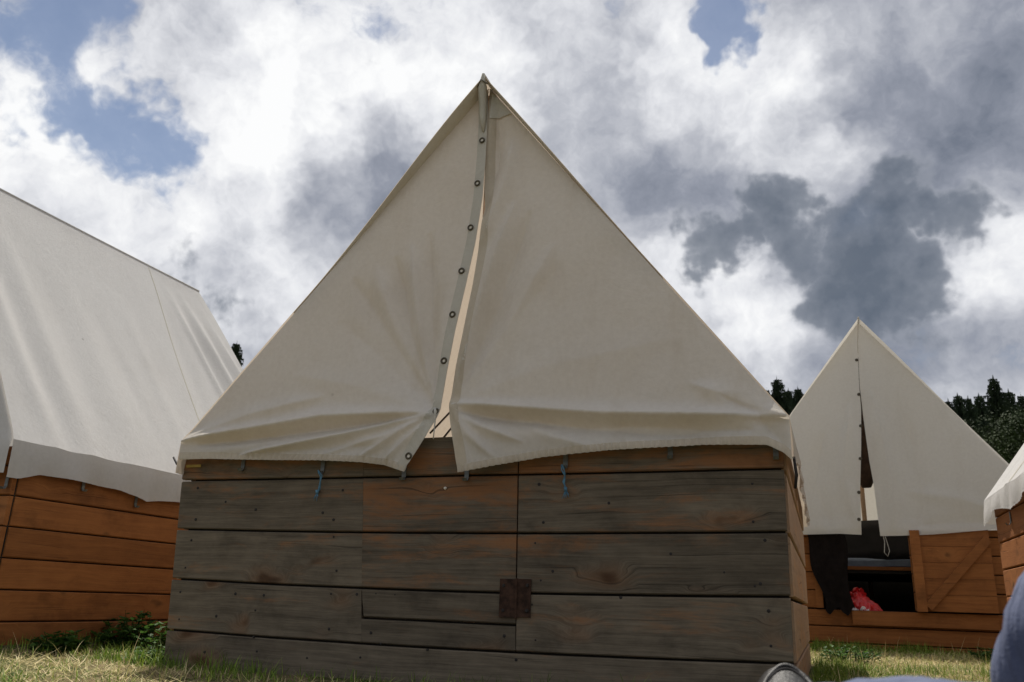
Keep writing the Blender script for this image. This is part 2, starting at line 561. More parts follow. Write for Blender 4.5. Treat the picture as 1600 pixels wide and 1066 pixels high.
def blade_mat(name, stops, trans=0.25):
    m, k, out = new_mat(name)
    at = k.n('ShaderNodeAttribute', attribute_name='tint')
    col = k.ramp(at.outputs['Fac'], stops)
    df = k.n('ShaderNodeBsdfPrincipled'); k.link(col, df.inputs['Base Color'])
    df.inputs['Roughness'].default_value = 0.6; df.inputs['Specular IOR Level'].default_value = 0.25
    tr = k.n('ShaderNodeBsdfTranslucent'); k.link(col, tr.inputs['Color'])
    mx = k.n('ShaderNodeMixShader'); mx.inputs[0].default_value = trans
    k.link(df.outputs[0], mx.inputs[1]); k.link(tr.outputs[0], mx.inputs[2])
    k.link(mx.outputs[0], out.inputs[0])
    return m


M['grass'] = blade_mat('grass_blades', [(0.0, (0.045, 0.080, 0.013)), (0.30, (0.13, 0.22, 0.024)), (0.5, (0.26, 0.35, 0.05)),
                                        (0.62, (0.46, 0.38, 0.15)), (1.0, (0.66, 0.56, 0.32))])
M['weed'] = blade_mat('weed_leaves', [(0.0, (0.025, 0.062, 0.012)), (1.0, (0.085, 0.17, 0.03))], 0.4)

HUTS = [(-2.22, -0.07, 2.50, 4.60), (-5.06, -2.92, 2.36, 4.46), (0.77, 2.91, 2.36, 4.42), (-0.70, 1.44, 6.0, 8.05)]


def in_hut(x, y, pad=0.0):
    return any(a - pad < x < b + pad and c - pad < y < d + pad for a, b, c, d in HUTS)


class Blades:
    def __init__(self):
        self.v = []; self.f = []; self.t = []

    def blade(self, x, y, z, L, w, lean, az, curl, tint):
        dx, dy = math.cos(az), math.sin(az)
        px, py = -dy, dx
        n0 = len(self.v)
        a = lean
        cx, cy, cz = x, y, z
        segs = 3
        for i in range(segs):
            ww = w * (1 - i / segs) * 0.5 + w * 0.1
            self.v.append((cx - px * ww, cy - py * ww, cz)); self.v.append((cx + px * ww, cy + py * ww, cz))
            s = L / segs
            cx += dx * math.sin(a) * s; cy += dy * math.sin(a) * s; cz += math.cos(a) * s
            cz = max(cz, z + 0.002)
            a += curl
        self.v.append((cx, cy, cz))
        self.f += [(n0, n0 + 1, n0 + 3, n0 + 2), (n0 + 2, n0 + 3, n0 + 5, n0 + 4), (n0 + 4, n0 + 5, n0 + 6)]
        self.t += [tint] * 7

    def build(self, name, mat):
        me = mesh(name, self.v, self.f)
        at = me.attributes.new('tint', 'FLOAT', 'POINT')
        at.data.foreach_set('value', self.t)
        return obj(name, me, mat)


def make_grass():
    rg = random.Random(11)
    B = Blades()
    zones = [((-3.0, -1.75, 1.4, 4.7), 15000), ((-2.25, 0.3, 1.45, 2.52), 9000), ((-0.10, 1.15, 2.4, 6.05), 26000), ((-0.9, 1.6, 5.2, 6.05), 6000),
             ((-0.3, 1.2, 0.5, 2.5), 6000), ((-3.0, -2.0, 4.6, 8.0), 4000), ((-2.0, -0.2, 0.6, 1.5), 3000)]
    for (x0, x1, y0, y1), n in zones:
        for _ in range(n):
            x = rg.uniform(x0, x1); y = rg.uniform(y0, y1)
            if in_hut(x, y, 0.004):
                continue
            if abs(x) < 0.16 and y < 0.5: continue
            g = ns(x * 1.3, y * 1.3, 5.0) + 0.6 * ns(x * 5, y * 5, 2.0) + 0.03
            wall = in_hut(x, y, 0.13)
            if y < 2.52 and -2.3 < x < 0 and rg.random() < .45: continue
            green = wall and rg.random() < 0.75 or g + rg.uniform(-.28, .28) > 0.22
            z = ground_z(x, y) - 0.003
            if green:
                L = rg.uniform(0.02, 0.055) * (1.25 if wall else 1.0) * (1.0 + max(0, g))
                B.blade(x, y, z, L, rg.uniform(.0018, .0036), rg.uniform(.05, .8), rg.uniform(0, 2 * PI), rg.uniform(0, .5), rg.uniform(0.05, 0.52))
            else:
                if rg.random() < 0.72:
                    B.blade(x, y, z + rg.uniform(0, .008), rg.uniform(.03, .10), rg.uniform(.0015, .0032), rg.uniform(1.2, 1.6), rg.uniform(0, 2 * PI), rg.uniform(-.12, .12), rg.uniform(.55, 1.0))
                else:
                    B.blade(x, y, z, rg.uniform(.02, .06), rg.uniform(.0014, .003), rg.uniform(.1, .9), rg.uniform(0, 2 * PI), rg.uniform(0, .6), rg.uniform(.3, .95))
    # a few tall dry stalks
    for _ in range(140):
        x = rg.choice([rg.uniform(-2.9, -2.2), rg.uniform(0.0, 1.2), rg.uniform(0, 1.0)]); y = rg.uniform(1.8, 5.9)
        if in_hut(x, y, 0.02): continue
        B.blade(x, y, ground_z(x, y), rg.uniform(.07, .15), .0022, rg.uniform(.0, .7), rg.uniform(0, 2 * PI), rg.uniform(0, .3), rg.uniform(.6, 1.0))
    tag(B.build('grass', M['grass']), 'mown dry grass and straw lying between the tent huts', 'grass', kind='stuff')


make_grass()


def weed(name, x, y, rad, h, n, label, seed, group=None, small=1.0):
    """leafy weed: stems with lobed leaves"""
    rg = random.Random(seed)
    root = empty(name, (x, y, ground_z(x, y)))
    L = Blades(); st = MB()
    for _ in range(n):
        a = rg.uniform(0, 2 * PI); r = rad * math.sqrt(rg.random())
        bx, by = r * math.cos(a) * 0.7, r * math.sin(a) * 0.7
        hh = h * rg.uniform(.45, 1.0) * (1 - 0.5 * (r / rad) ** 2)
        tip = Vector((bx * 1.5, by * 1.5, hh))
        st.tube([(bx, by, -.01), (bx * 1.15, by * 1.15, hh * .55), tip], [.0022, .0016, .001], 4)
        for j in range(7):
            t = rg.uniform(.25, 1.0)
            p = Vector((bx, by, 0)).lerp(tip, t)
            az = rg.uniform(0, 2 * PI); ll = rg.uniform(.022, .05) * small; w = ll * rg.uniform(.45, .7)
            d = Vector((math.cos(az), math.sin(az), rg.uniform(-.3, .6))).normalized()
            s = d.cross(Vector((0, 0, 1))).normalized()
            up = Vector((0, 0, 1)) * ll * 0.12
            n0 = len(L.v)
            pts = [p, p + d * ll * .3 + s * w * .5 + up, p + d * ll * .65 + s * w * .42, p + d * ll, p + d * ll * .65 - s * w * .42, p + d * ll * .3 - s * w * .5 + up, p + d * ll * .45 - up * .5]
            L.v += [tuple(q) for q in pts]; L.t += [rg.random()] * 7
            L.f += [(n0, n0 + 1, n0 + 6), (n0 + 1, n0 + 2, n0 + 6), (n0 + 2, n0 + 3, n0 + 6), (n0 + 3, n0 + 4, n0 + 6), (n0 + 4, n0 + 5, n0 + 6), (n0 + 5, n0, n0 + 6)]
    me = mesh('leaves', L.v, L.f)
    at = me.attributes.new('tint', 'FLOAT', 'POINT'); at.data.foreach_set('value', L.t)
    obj('leaves', me, M['weed'], root)
    st.build('stems', M['weed'], root)
    tag(root, label, 'weed', group)
    return root


weed('leafy_weed', -2.78, 2.98, 0.17, 0.17, 70, 'dark green leafy weed clump at the middle of the left hut wall', 1)
weed('leafy_weed', -2.74, 3.42, 0.18, 0.16, 60, 'dark green leafy weed by the left hut wall, beside the grey planked corner', 2)
weed('leafy_weed', -2.80, 2.62, 0.12, 0.09, 40, 'low weed clump at the left hut wall, nearest the left picture edge', 3)
weed('clover_plant', -2.33, 2.62, 0.12, 0.09, 45, 'sunlit clover plant at the foot of the grey planked corner', 4, small=.6)
weed('clover_plant', 0.10, 5.0, 0.16, 0.10, 50, 'bright green plant in the gap right of the grey planked hut', 5, small=.7)
weed('clover_plant', 0.92, 5.55, 0.2, 0.10, 50, 'low green plant in front of the braced door', 6, small=.7)


# ================================================================== tent huts
EAVE, RIDGE, HW, LEN, LEAN = 0.786, 2.262, 1.09, 2.08, 0.143


def gable_y(z):
    up = -0.045 + (z - EAVE) * LEAN * 1.06
    t = sm(EAVE - 0.05, EAVE + 0.05, z)
    return lerp(-0.056, up, t)


def roof_edge_y(z):
    return gable_y(z) - 0.068 * sm(1.35, 2.2, z)


def creases(x, z, lst):
    s = 0.0
    for pts, amp, w in lst:
        best = 1e9; bt = 0
        n = len(pts) - 1
        for i in range(n):
            ax, az = pts[i]; bx, bz = pts[i + 1]
            dx, dz = bx - ax, bz - az
            t = ((x - ax) * dx + (z - az) * dz) / (dx * dx + dz * dz)
            t = min(1.0, max(0.0, t))
            d = math.hypot(x - ax - dx * t, z - az - dz * t)
            if d < best:
                best = d; bt = (i + t) / n
        if best < 4 * w:
            ww = w * (0.45 + 1.0 * math.sin(PI * min(1, max(0, bt))) ** 0.7)
            s += amp * (.6 * math.exp(-(best / ww) ** 2) + .45 * math.exp(-1.8 * best / ww)) * min(1.0, 0.35 + 5 * bt, 0.25 + 4 * (1 - bt))
    return s * 1.9


class Flap:
    """a sheet of canvas spanned between an outer edge, a slit edge and a hem; (x, z) in the gable, y from the lean and folds"""
    def __init__(self, L, R, B, disp, nu=150, nv=190):
        self.L, self.R, self.B, self.disp, self.nu, self.nv = L, R, B, disp, nu, nv

    def at(self, u, v):
        l = poly_at(self.L, v); r = poly_at(self.R, v); b = poly_at(self.B, u)
        b0, b1 = self.B[0], self.B[-1]
        k = (1 - v) ** 3
        x = lerp(l[0], r[0], u) + k * (b[0] - lerp(b0[0], b1[0], u))
        z = lerp(l[1], r[1], u) + k * (b[1] - lerp(b0[1], b1[1], u))
        return x, z

    def pt(self, u, v, off=0.0):
        x, z = self.at(u, v)
        return (x, self.disp(x, z, u, v) - off, z)

    def mesh(self, u0=0.0, u1=1.0, v0=0.0, v1=1.0, off=0.0, nu=None, nv=None, name='flap'):
        nu = nu or self.nu; nv = nv or self.nv
        V = []
        for j in range(nv + 1):
            v = v0 + (v1 - v0) * (j / nv) ** 1.35
            for i in range(nu + 1):
                V.append(self.pt(lerp(u0, u1, i / nu), v, off))
        n = nu + 1
        F = [(j * n + i, j * n + i + 1, (j + 1) * n + i + 1, (j + 1) * n + i) for j in range(nv) for i in range(nu)]
        return mesh(name, V, F, True)


def plank_mesh(bot, top, th=0.02, c=0.004, y0=0.0):
    """plank between a bottom and a top edge, both lists of (x, z) of the same length; front face towards -y"""
    V = []; F = []
    for (xb, zb), (xt, zt) in zip(bot, top):
        for (y, z, t) in ((c, zb, 0), (0, zb + c, 0), (0, zt - c, 1), (c, zt, 1), (th, zt, 1), (th, zb, 0)):
            V.append((xb if t == 0 else xt, y + y0, z))
    n = len(bot)
    for i in range(n - 1):
        for k in range(6):
            F.append((i * 6 + k, i * 6 + (k + 1) % 6, (i + 1) * 6 + (k + 1) % 6, (i + 1) * 6 + k))
    F = [q[::-1] for q in F]
    F.append(tuple(range(6))); F.append(tuple((n - 1) * 6 + k for k in range(6))[::-1])
    return mesh('plank', V, F)


_pc = {}


def plank(parent, L, z0, z1, loc, rz, mat, wear=0.0, gap=0.005):
    key = (round(L, 3), round(z1 - z0, 4), mat.name)
    if key not in _pc:
        h = z1 - z0 - gap
        _pc[key] = plank_mesh([(0, 0), (L * .5, 0.0005), (L, 0)], [(0, h), (L * .5, h - .0005), (L, h)])
    o = obj('plank', _pc[key], mat, parent, (loc[0], loc[1], loc[2] + z0), rz)
    o['wear'] = wear + random.uniform(-.08, .08)
    return o


ROWS_NARROW = [0.0, 0.117, 0.233, 0.349, 0.465, 0.581, 0.697, 0.775]
ROWS_WIDE = [0.0, 0.117, 0.290, 0.465, 0.643, 0.775]


def jit():
    return random.uniform(-.0015, .0015)


def hut_walls(root, mats, rows, hw=1.066, y1=2.04, skip_front=False):
    """planked walls: mats = front, right, left, back"""
    mf, mr, ml, mbk = mats
    for a, b in zip(rows, rows[1:]):
        if not skip_front:
            plank(root, 2 * hw, a, b, (-hw, jit(), 0), 0, mf)
        plank(root, y1 - .028, a, b, (hw + .004 + jit(), .028, 0), PI / 2, mr)
        plank(root, y1 - .028, a, b, (-hw - .004 + jit(), y1, 0), -PI / 2, ml)
        plank(root, 2 * hw, a, b, (hw, y1 + .028 + jit(), 0), PI, mbk)
    lin = MB()
    lin.box(hw - .022, hw - .016, .03, y1, 0.0, .765); lin.box(-hw + .016, -hw + .022, .03, y1, 0.0, .765)
    lin.box(-hw + .022, hw - .022, y1 + .001, y1 + .006, 0.0, .765)
    if not skip_front: lin.box(-hw + .001, hw - .001, .0236, .0272, 0.0, .765)
    lin.build('wall_lining', M['wood_dark'], root)
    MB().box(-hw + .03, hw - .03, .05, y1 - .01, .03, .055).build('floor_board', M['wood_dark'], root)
    # top rail of the wall frame
    MB().box(-hw + .03, -hw + .07, .05, y1 - .01, .70, .768).build('wall_rail', mr, root)
    MB().box(hw - .07, hw - .03, .05, y1 - .01, .70, .768).build('wall_rail', mr, root)


def roof_side(root, s, mat, xr=0.0, folds=(), hem=None, seams=(), nu=150, nv=110, seed=0.0, sag=0.012, facing=False, hw=HW):
    nrm = Vector((s * (RIDGE - EAVE), 0, HW)).normalized()

    def P(u, v, off=0.0):
        z = lerp(RIDGE, EAVE, v); x = lerp(xr, s * hw, v)
        y = lerp(roof_edge_y(z), LEN + .02 - roof_edge_y(z), u)
        d = -sag * math.sin(PI * v) * math.sin(PI * min(1, max(0, u)))
        for (c, w, a, v0, drift) in folds:
            yy = c + drift * (v - .5)
            d += a * math.exp(-((y - yy) / w) ** 2) * sm(v0, v0 + .35, v) * (1 - .65 * sm(.78, 1.0, v))
        d += .004 * ns(y * 2.2, v * 2.0, seed) * math.sin(PI * v)
        d += .0025 * ns(y * 7.0 + v * 1.5, v * 1.2, seed + 5) * sm(.1, .5, v)
        p = Vector((x, y, z)) + nrm * (d + off)
        return p
    V = [P(i / nu, j / nv) for j in range(nv + 1) for i in range(nu + 1)]
    n = nu + 1
    F = [(j * n + i, j * n + i + 1, (j + 1) * n + i + 1, (j + 1) * n + i) for j in range(nv) for i in range(nu)]
    roof = obj('roof_canvas', mesh('roof_canvas', V, F, True), mat, root)
    # doubled dark edge of the roof where it overhangs the gable
    V = []; k = 30 if facing else 0
    for j in range(k + 1):
        v = lerp(.012, .66, j / max(1, k))
        z = lerp(RIDGE, EAVE, v)
        span = LEN + .02 - 2 * roof_edge_y(z)
        wdt = .05 + .04 * (1 - v)
        V += [P(0.0, v, -.002), P(wdt / span * .5, v, -.004), P(wdt / span, v, -.003)]
    F = []
    for j in range(k):
        F += [(3 * j, 3 * j + 1, 3 * j + 4, 3 * j + 3), (3 * j + 1, 3 * j + 2, 3 * j + 5, 3 * j + 4)]
    if facing: obj('roof_facing', mesh('roof_facing', V, F, True), M['facing'], roof)
    # hanging edge below the eaves
    hem = hem or (lambda y: .672 + .012 * math.sin(y * 5 + seed) - .02 * sm(.25, 0, y))
    V = []; nh = 14
    for j in range(nh + 1):
        t = j / nh
        for i in range(nu + 1):
            e = P(i / nu, 1.0)
            zb = hem(e.y)
            z = lerp(e.z, zb, t)
            o = .010 * math.sin(PI * .5 * t) + t * .010 * ns(e.y * 6, seed, t * .8) + .006 * t * math.sin(e.y * 31 + 3 * ns(e.y * 3, seed))
            if t > .82: o += .0025 * math.sin(e.y * 240)
            V.append((e.x + s * o, e.y, z))
    F = [(j * n + i, j * n + i + 1, (j + 1) * n + i + 1, (j + 1) * n + i) for j in range(nh) for i in range(nu)]
    obj('valance', mesh('valance', V, F, True), mat, root)
    for (uy0, uy1, v0, v1, w) in seams:                      # flat-felled seam: a narrow doubled strip
        V = []; F = []
        k = 40
        for j in range(k + 1):
            v = lerp(v0, v1, j / k); u = lerp(uy0, uy1, j / k)
            V += [P(u - w, v, .0008), P(u, v, .0034), P(u + w, v, .0008)]
        for j in range(k):
            F += [(3 * j, 3 * j + 1, 3 * j + 4, 3 * j + 3), (3 * j + 1, 3 * j + 2, 3 * j + 5, 3 * j + 4)]
        obj('seam', mesh('seam', V, F, True), M['facing'], roof)
    return roof


def gable_sheet(root, y_of, mat, name='gable_canvas', hemz=.675, seed=0.0):
    nu, nv = 60, 60
    V = []
    for j in range(nv + 1):
        z = lerp(hemz, RIDGE - .02, j / nv)
        half = HW if z < EAVE else HW * (RIDGE - z) / (RIDGE - EAVE)
        for i in range(nu + 1):
            x = lerp(-half, half, i / nu)
            V.append((x, y_of(z) + .010 * ns(x * 2.5, z * 2.5, seed) * (1 - abs(2 * i / nu - 1) ** 3), z))
    n = nu + 1
    F = [(j * n + i, j * n + i + 1, (j + 1) * n + i + 1, (j + 1) * n + i) for j in range(nv) for i in range(nu)]
    return obj(name, mesh(name, V, F, True), mat, root)


def ridge_parts(root, mat, xr=0.0, poles=(0, 1)):
    y0 = roof_edge_y(RIDGE); y1 = LEN + .02 - y0
    MB().tube([(xr, y0 - .004, RIDGE + .003), (xr, (y0 + y1) / 2, RIDGE + .001), (xr, y1 + .004, RIDGE + .003)], .006, 8).build('ridge_tape', mat, root, True)
    MB().tube([(xr, y0 + .09, RIDGE - .045), (xr, y1 - .09, RIDGE - .045)], .018, 10).build('ridge_pole', M['wood_pale'], root, True)
    for s in poles:
        yy = .12 if s == 0 else LEN - .12
        MB().tube([(xr, yy + .10 * (1 - 2 * s), .055), (xr, yy + .10 * (1 - 2 * s), RIDGE - .04)], .02, 10).build('tent_pole', M['wood_pale'], root, True)


_hk = None


def hook(root, x, y, z, rz=0.0):
    """flat steel cleat: strip with a turned-out lip"""
    global _hk
    if _hk is None:
        b = MB()
        prof = [(0, .055), (0, .012), (-.006, .002), (-.014, .0), (-.019, .008)]
        w = .0075; t = .0025
        V = []
        for (y_, z_) in prof:
            V += [(-w, y_, z_), (w, y_, z_), (w, y_ + t, z_ - t * .4), (-w, y_ + t, z_ - t * .4)]
        F = []
        for i in range(len(prof) - 1):
            for k in range(4):
                F.append((i * 4 + k, i * 4 + (k + 1) % 4, i * 4 + 4 + (k + 1) % 4, i * 4 + 4 + k))
        F += [(0, 3, 2, 1), tuple(len(prof) * 4 - 4 + k for k in range(4))]
        b.add(V, F)
        _hk = mesh('hook', b.v, b.f)
    return obj('hook', _hk, M['steel'], root, (x, y, z), rz)


_gr = {}


def grommet(parent, x, y, z, r=.0125, hole=True):
    if r not in _gr:
        V = []; F = []; n, k = 20, 8
        for i in range(n):
            a = 2 * PI * i / n
            for j in range(k):
                b = 2 * PI * j / k
                rr = r * .72 + r * .30 * math.cos(b)
                V.append((rr * math.cos(a), -r * .22 * math.sin(b), rr * math.sin(a)))
        for i in range(n):
            for j in range(k):
                F.append((i * k + j, i * k + (j + 1) % k, ((i + 1) % n) * k + (j + 1) % k, ((i + 1) % n) * k + j))
        _gr[r] = mesh('grommet', V, F, True)
        c = [(0, 0, 0)] + [(r * .5 * math.cos(2 * PI * i / 16), .001, r * .5 * math.sin(2 * PI * i / 16)) for i in range(16)]
        me = mesh('grommet', _gr[r] and [tuple(v.co) for v in _gr[r].vertices] + c,
                  [tuple(p.vertices) for p in _gr[r].polygons] + [(n * k, n * k + 1 + i, n * k + 1 + (i + 1) % 16) for i in range(16)], True)
        me.materials.append(M['brass']); me.materials.append(M['eyelet'])
        for p in me.polygons:
            if p.index >= n * k: p.material_index = 1 if hole else 0  # pale disc paints the lit interior showing through the hole
        _gr[r] = me
    return obj('grommet', _gr[r], None, parent, (x, y, z))


def nails(root, pts, y=-.0012, r=.0045):
    b = MB()
    for (x, z) in pts:
        rr = r * random.uniform(.7, 1.25); n = 7
        V = [(x, y - .0012, z)] + [(x + rr * math.cos(2 * PI * i / n), y, z + rr * math.sin(2 * PI * i / n)) for i in range(n)]
        V += [(x + rr * math.cos(2 * PI * i / n), y + .004, z + rr * math.sin(2 * PI * i / n)) for i in range(n)]
        F = [(0, 1 + (i + 1) % n, 1 + i) for i in range(n)] + [(1 + i, 1 + (i + 1) % n, 1 + n + (i + 1) % n, 1 + n + i) for i in range(n)]
        b.add(V, F)
    return tag(b.build('nail_heads', M['iron'], root), kind='stuff')


# ------------------------------------------------------------------ the near hut
def main_hut():
    root = empty('tent_hut', (-1.148, 2.504, 0.0))
    tag(root, 'nearest tent hut with weathered grey plank front and buttoned cream canvas gable', 'tent', 'canvas tent huts')
    # --- walls
    SAG = [0.0, 0.012, 0.014, 0.009, 0.002, 0.0]
    def zg(k, x):
        return ROWS_WIDE[k] - SAG[k] * (1 - (x / 1.07) ** 2) + .0008 * ns(x * 4, k * 3.1)
    xl = lambda z: -1.044 - .066 * z
    xr = lambda z: 1.055 + .014 * z
    dl = lambda z: -.258 - .085 * z                       # door seams
    dr = lambda z: .262 - .016 * z
    G = .0034

    def piece(f0, f1, k0, k1, mat, wear, parent, zb=None, zt=None, y=0.0, segs=7):
        zb = zb or (lambda x: zg(k0, x) + G)
        zt = zt or (lambda x: zg(k1, x) - G)
        zmb, zmt = ROWS_WIDE[k0], ROWS_WIDE[k1]
        xs = [(lerp(f0(zmb), f1(zmb), i / segs), lerp(f0(zmt), f1(zmt), i / segs)) for i in range(segs + 1)]
        bot = [(a, zb(a)) for a, b in xs]; top = [(b, zt(b)) for a, b in xs]
        o = obj('plank', plank_mesh(bot, top, .022, .0035, y), mat, parent)
        o['wear'] = wear
        return o
    g2 = .0022
    for k in range(5):
        w = [.0, .10, .12, .15, .45][k]
        mat = M['wood_grey']
        if k == 0:
            piece(xl, xr, 0, 1, mat, 0.0, root, zb=lambda x: -.03, segs=10)
        else:
            piece(xl, lambda z: dl(z) - g2 * .4, k, k + 1, mat, w, root, y=jit())
            piece(lambda z: dr(z) + g2, xr, k, k + 1, mat, w + [0, .04, .06, .08, .1][k], root, y=jit())
    zd = lambda x: .1835 - .003 * x
    piece(dl, lambda z: dr(z), 1, 2, M['wood_grey'], 0.05, root, zt=lambda x: zd(x) - .003)
    door = MB().box(-.30, .25, .0225, .030, .19, .76).build('door', M['wood_dark'], root)
    piece(lambda z: dl(z) + g2 * .4, lambda z: dr(z) - g2, 1, 2, M['wood_grey'], .10, door, zb=lambda x: zd(x) + .004, y=-.0015)
    for k in (2, 3, 4):
        piece(lambda z: dl(z) + g2 * .4, lambda z: dr(z) - g2, k, k + 1, M['wood_grey'], [0, 0, .38, .55, .40][k], door, y=-.002 + jit())
    rows = ROWS_WIDE
    for a, b in zip(rows, rows[1:]):
        plank(root, 2.01, a, b, (1.063 + jit() + .012 * (a + b) * .5, .028, 0), PI / 2, M['wood_pale'], .25, gap=.011)
        plank(root, 2.01, a, b, (-1.070, 2.038, 0), -PI / 2, M['wood_pale'], .2, gap=.011)
        plank(root, 2.12, a, b, (1.06, 2.064, 0), PI, M['wood_grey'], gap=.011)
    lin = MB()
    lin.box(1.036, 1.0405, .034, 2.03, 0.0, .765); lin.box(-1.043, -1.038, .034, 2.03, 0.0, .765)
    lin.box(-1.036, 1.034, 2.032, 2.038, 0.0, .765); lin.box(-1.043, -.302, .0236, .0275, 0, .765); lin.box(.252, 1.056, .0236, .0275, 0, .765)
    lin.box(-.3018, .2518, .024, .030, 0, .185)
    lin.build('wall_lining', M['wood_dark'], root)
    MB().box(-1.03, 1.03, .04, 2.02, .03, .055).build('floor_board', M['wood_pale'], root)
    # --- roof
    fr = [(.35, .05, .007, .2, .05), (.9, .06, -.006, .2, -.04), (1.5, .05, .006, .3, .0)]
    roof_side(root, -1, M['canvas_roof'], .012, fr, seed=2.0, sag=.010, facing=True, hw=1.072)
    roof_side(root, 1, M['canvas_roof'], .012, fr, seed=3.0, sag=.004, facing=True, hem=lambda y: .655 + .03 * ns(y * 4, 7.7) + .02 * sm(.0, .3, y))
    ridge_parts(root, M['canvas'], .012)
    gable_sheet(root, lambda z: LEN + .02 - gable_y(z), M['canvas_roof'], 'back_gable_canvas', seed=8.0)
    # --- gable flaps
    hemL = [(-1.060, .711), (-.908, .710), (-.684, .702), (-.471, .695), (-.293, .684), (-.206, .673), (-.127, .648)]
    hemR = [(1.090, .656), (1.070, .678), (1.026, .702), (.845, .709), (.555, .700), (.348, .685), (.220, .666), (.066, .642)]
    outL = [(-1.060, .711), (-1.070, .779), (.006, 2.243)]
    outR = [(1.090, .656), (1.090, .780), (.014, 2.243)]
    slL = [(-.127, .648), (-.058, .764), (-.029, .829), (-.019, .863), (-.013, 1.002), (-.002, 1.148), (.017, 1.324), (.034, 1.510), (.041, 1.707), (.035, 1.887), (.025, 2.044), (.015, 2.175), (.010, 2.243)]
    slR = [(.066, .642), (.038, .761), (.018, .827), (.010, .870), (.014, .953), (.028, 1.120), (.041, 1.321), (.047, 1.535), (.049, 1.662), (.036, 1.765), (.026, 1.918), (.017, 2.109), (.012, 2.243)]
    CL = [([(-1.06, .782), (-.465, .852), (-.053, .848)], .019, .020), ([(-.80, .722), (-.376, .782), (-.052, .841)], .014, .012),
          ([(-.296, .705), (-.072, .828)], .007, .012), ([(-.205, .69), (-.06, .815)], .007, .012), ([(-.45, .715), (-.2, .775), (-.06, .835)], .006, .011),
          ([(-1.04, .797), (-.79, .872), (-.5, .93)], .010, .024), ([(-.98, .765), (-.42, .812), (-.1, .842)], -.017, .017),
          ([(-.9, .72), (-.5, .735), (-.25, .74)], -.006, .02),
          ([(-.045, .862), (-.185, 1.165), (-.291, 1.473)], -.017, .034), ([(-.05, .90), (-.110, 1.2), (-.161, 1.563)], -.013, .024), ([(-.05, .87), (-.30, 1.2), (-.46, 1.40)], -.010, .035),
          ([(-.05, .88), (-.15, 1.18), (-.23, 1.52)], .014, .026), ([(-.045, .875), (-.24, 1.18), (-.37, 1.44)], .011, .034), ([(-.045, .855), (-.26, 1.05), (-.47, 1.22)], -.006, .045), ([(-.05, .853), (-.35, .96), (-.62, 1.02)], .005, .04)]
    CR = [([(.02, .876), (.532, .818), (1.078, .785)], .020, .020), ([(.05, .845), (.50, .772), (.98, .748)], -.016, .022),
          ([(.022, .868), (.12, .80), (.275, .738)], .010, .014), ([(.022, .86), (.09, .77), (.186, .690)], .008, .013),
          ([(.3, .79), (.38, .75), (.5, .715)], .007, .018), ([(.6, .775), (.72, .74), (.9, .73)], -.006, .02),
          ([(.03, .93), (.09, 1.25), (.175, 1.65)], .020, .030), ([(.055, .95), (.14, 1.22), (.235, 1.60)], -.014, .030), ([(.03, .90), (.20, 1.15), (.34, 1.45)], .010, .035), ([(.06, 1.5), (.13, 1.75), (.14, 1.95)], .012, .03), ([(.055, 1.62), (.08, 1.85), (.06, 2.1)], -.012, .022),
          ([(.03, .89), (.18, 1.12), (.36, 1.36)], -.005, .045), ([(.82, .90), (.96, .835), (1.092, .783)], .010, .026),
          ([(.03, .88), (.33, .99), (.75, 1.06)], .005, .05), ([(.9, .86), (1.0, .80), (1.07, .70)], -.008, .02), ([(.045, 1.75), (.10, 1.98), (.05, 2.18)], -.006, .03), ([(.3, 1.15), (.5, 1.35), (.62, 1.42)], -.003, .08)]

    def hz(lst, x):
        l = sorted(lst)
        return x_at([(z_, x_) for x_, z_ in l], x)

    def dispL(x, z, u, v):
        y = gable_y(z) - creases(x, z, CL) - .004 * sm(.9, 1, u)
        h = z - hz(hemL, x)
        y -= .0048 * (1 - sm(.012, .036, h)) * math.sin(x * 2 * PI / .0235 + 3 * ns(x * 9, 2)) * (.3 + .7 * sm(-1.0, -.4, x))
        y -= .010 * (1 - sm(0, .10, h)) * (ns(x * 5, 1.5) + .3)
        y += .006 * ns(x * 2.3, z * 2.3, 4) * sm(.8, 1.1, z)
        return min(y, -.029) if z < .772 else y

    def dispR(x, z, u, v):
        y = gable_y(z) - creases(x, z, CR) + .007 * sm(.92, 1, u) * sm(.85, .95, z)
        h = z - hz(hemR, x)
        y -= .0048 * (1 - sm(.012, .036, h)) * math.sin(x * 2 * PI / .0215 + 3 * ns(x * 9, 6)) * (1 - .6 * sm(.8, 1.05, x))
        y -= .010 * (1 - sm(0, .10, h)) * (ns(x * 5, 3.5) + .3)
        y += .006 * ns(x * 2.3, z * 2.3, 7) * sm(.8, 1.1, z)
        return min(y, -.029) if z < .772 else y
    FL = Flap(outL, slL, hemL, dispL); FR = Flap(outR, slR, hemR, dispR)
    fl = obj('gable_flap', FL.mesh(name='gable_flap'), M['canvas'], root)
    fr_ = obj('gable_flap', FR.mesh(name='gable_flap'), M['canvas'], root)
    fl['label'] = 'left gable flap with a row of metal eyelets'
    fr_['label'] = 'right gable flap, plain'

    def strip(F, flap, w, off, mat, v0=0.0, v1=.985):
        """doubled edge of constant width along the slit"""
        V = []; Fc = []; k, n = 130, 4
        for j in range(k + 1):
            v = lerp(v0, v1, j / k)
            l = poly_at(F.L, v); r = poly_at(F.R, v)
            du = min(.95, w / max(.001, math.dist(l, r)))
            for i in range(n + 1):
                V.append(F.pt(1 - du * (1 - i / n), v, off if 0 < i else .0006))
        m = n + 1
        for j in range(k):
            for i in range(n):
                Fc.append((j * m + i, j * m + i + 1, (j + 1) * m + i + 1, (j + 1) * m + i))
        obj('facing', mesh('facing', V, Fc, True), mat, flap)
    strip(FL, fl, .040, .0025, M['facing']); strip(FR, fr_, .036, .0025, M['canvas_hem'])
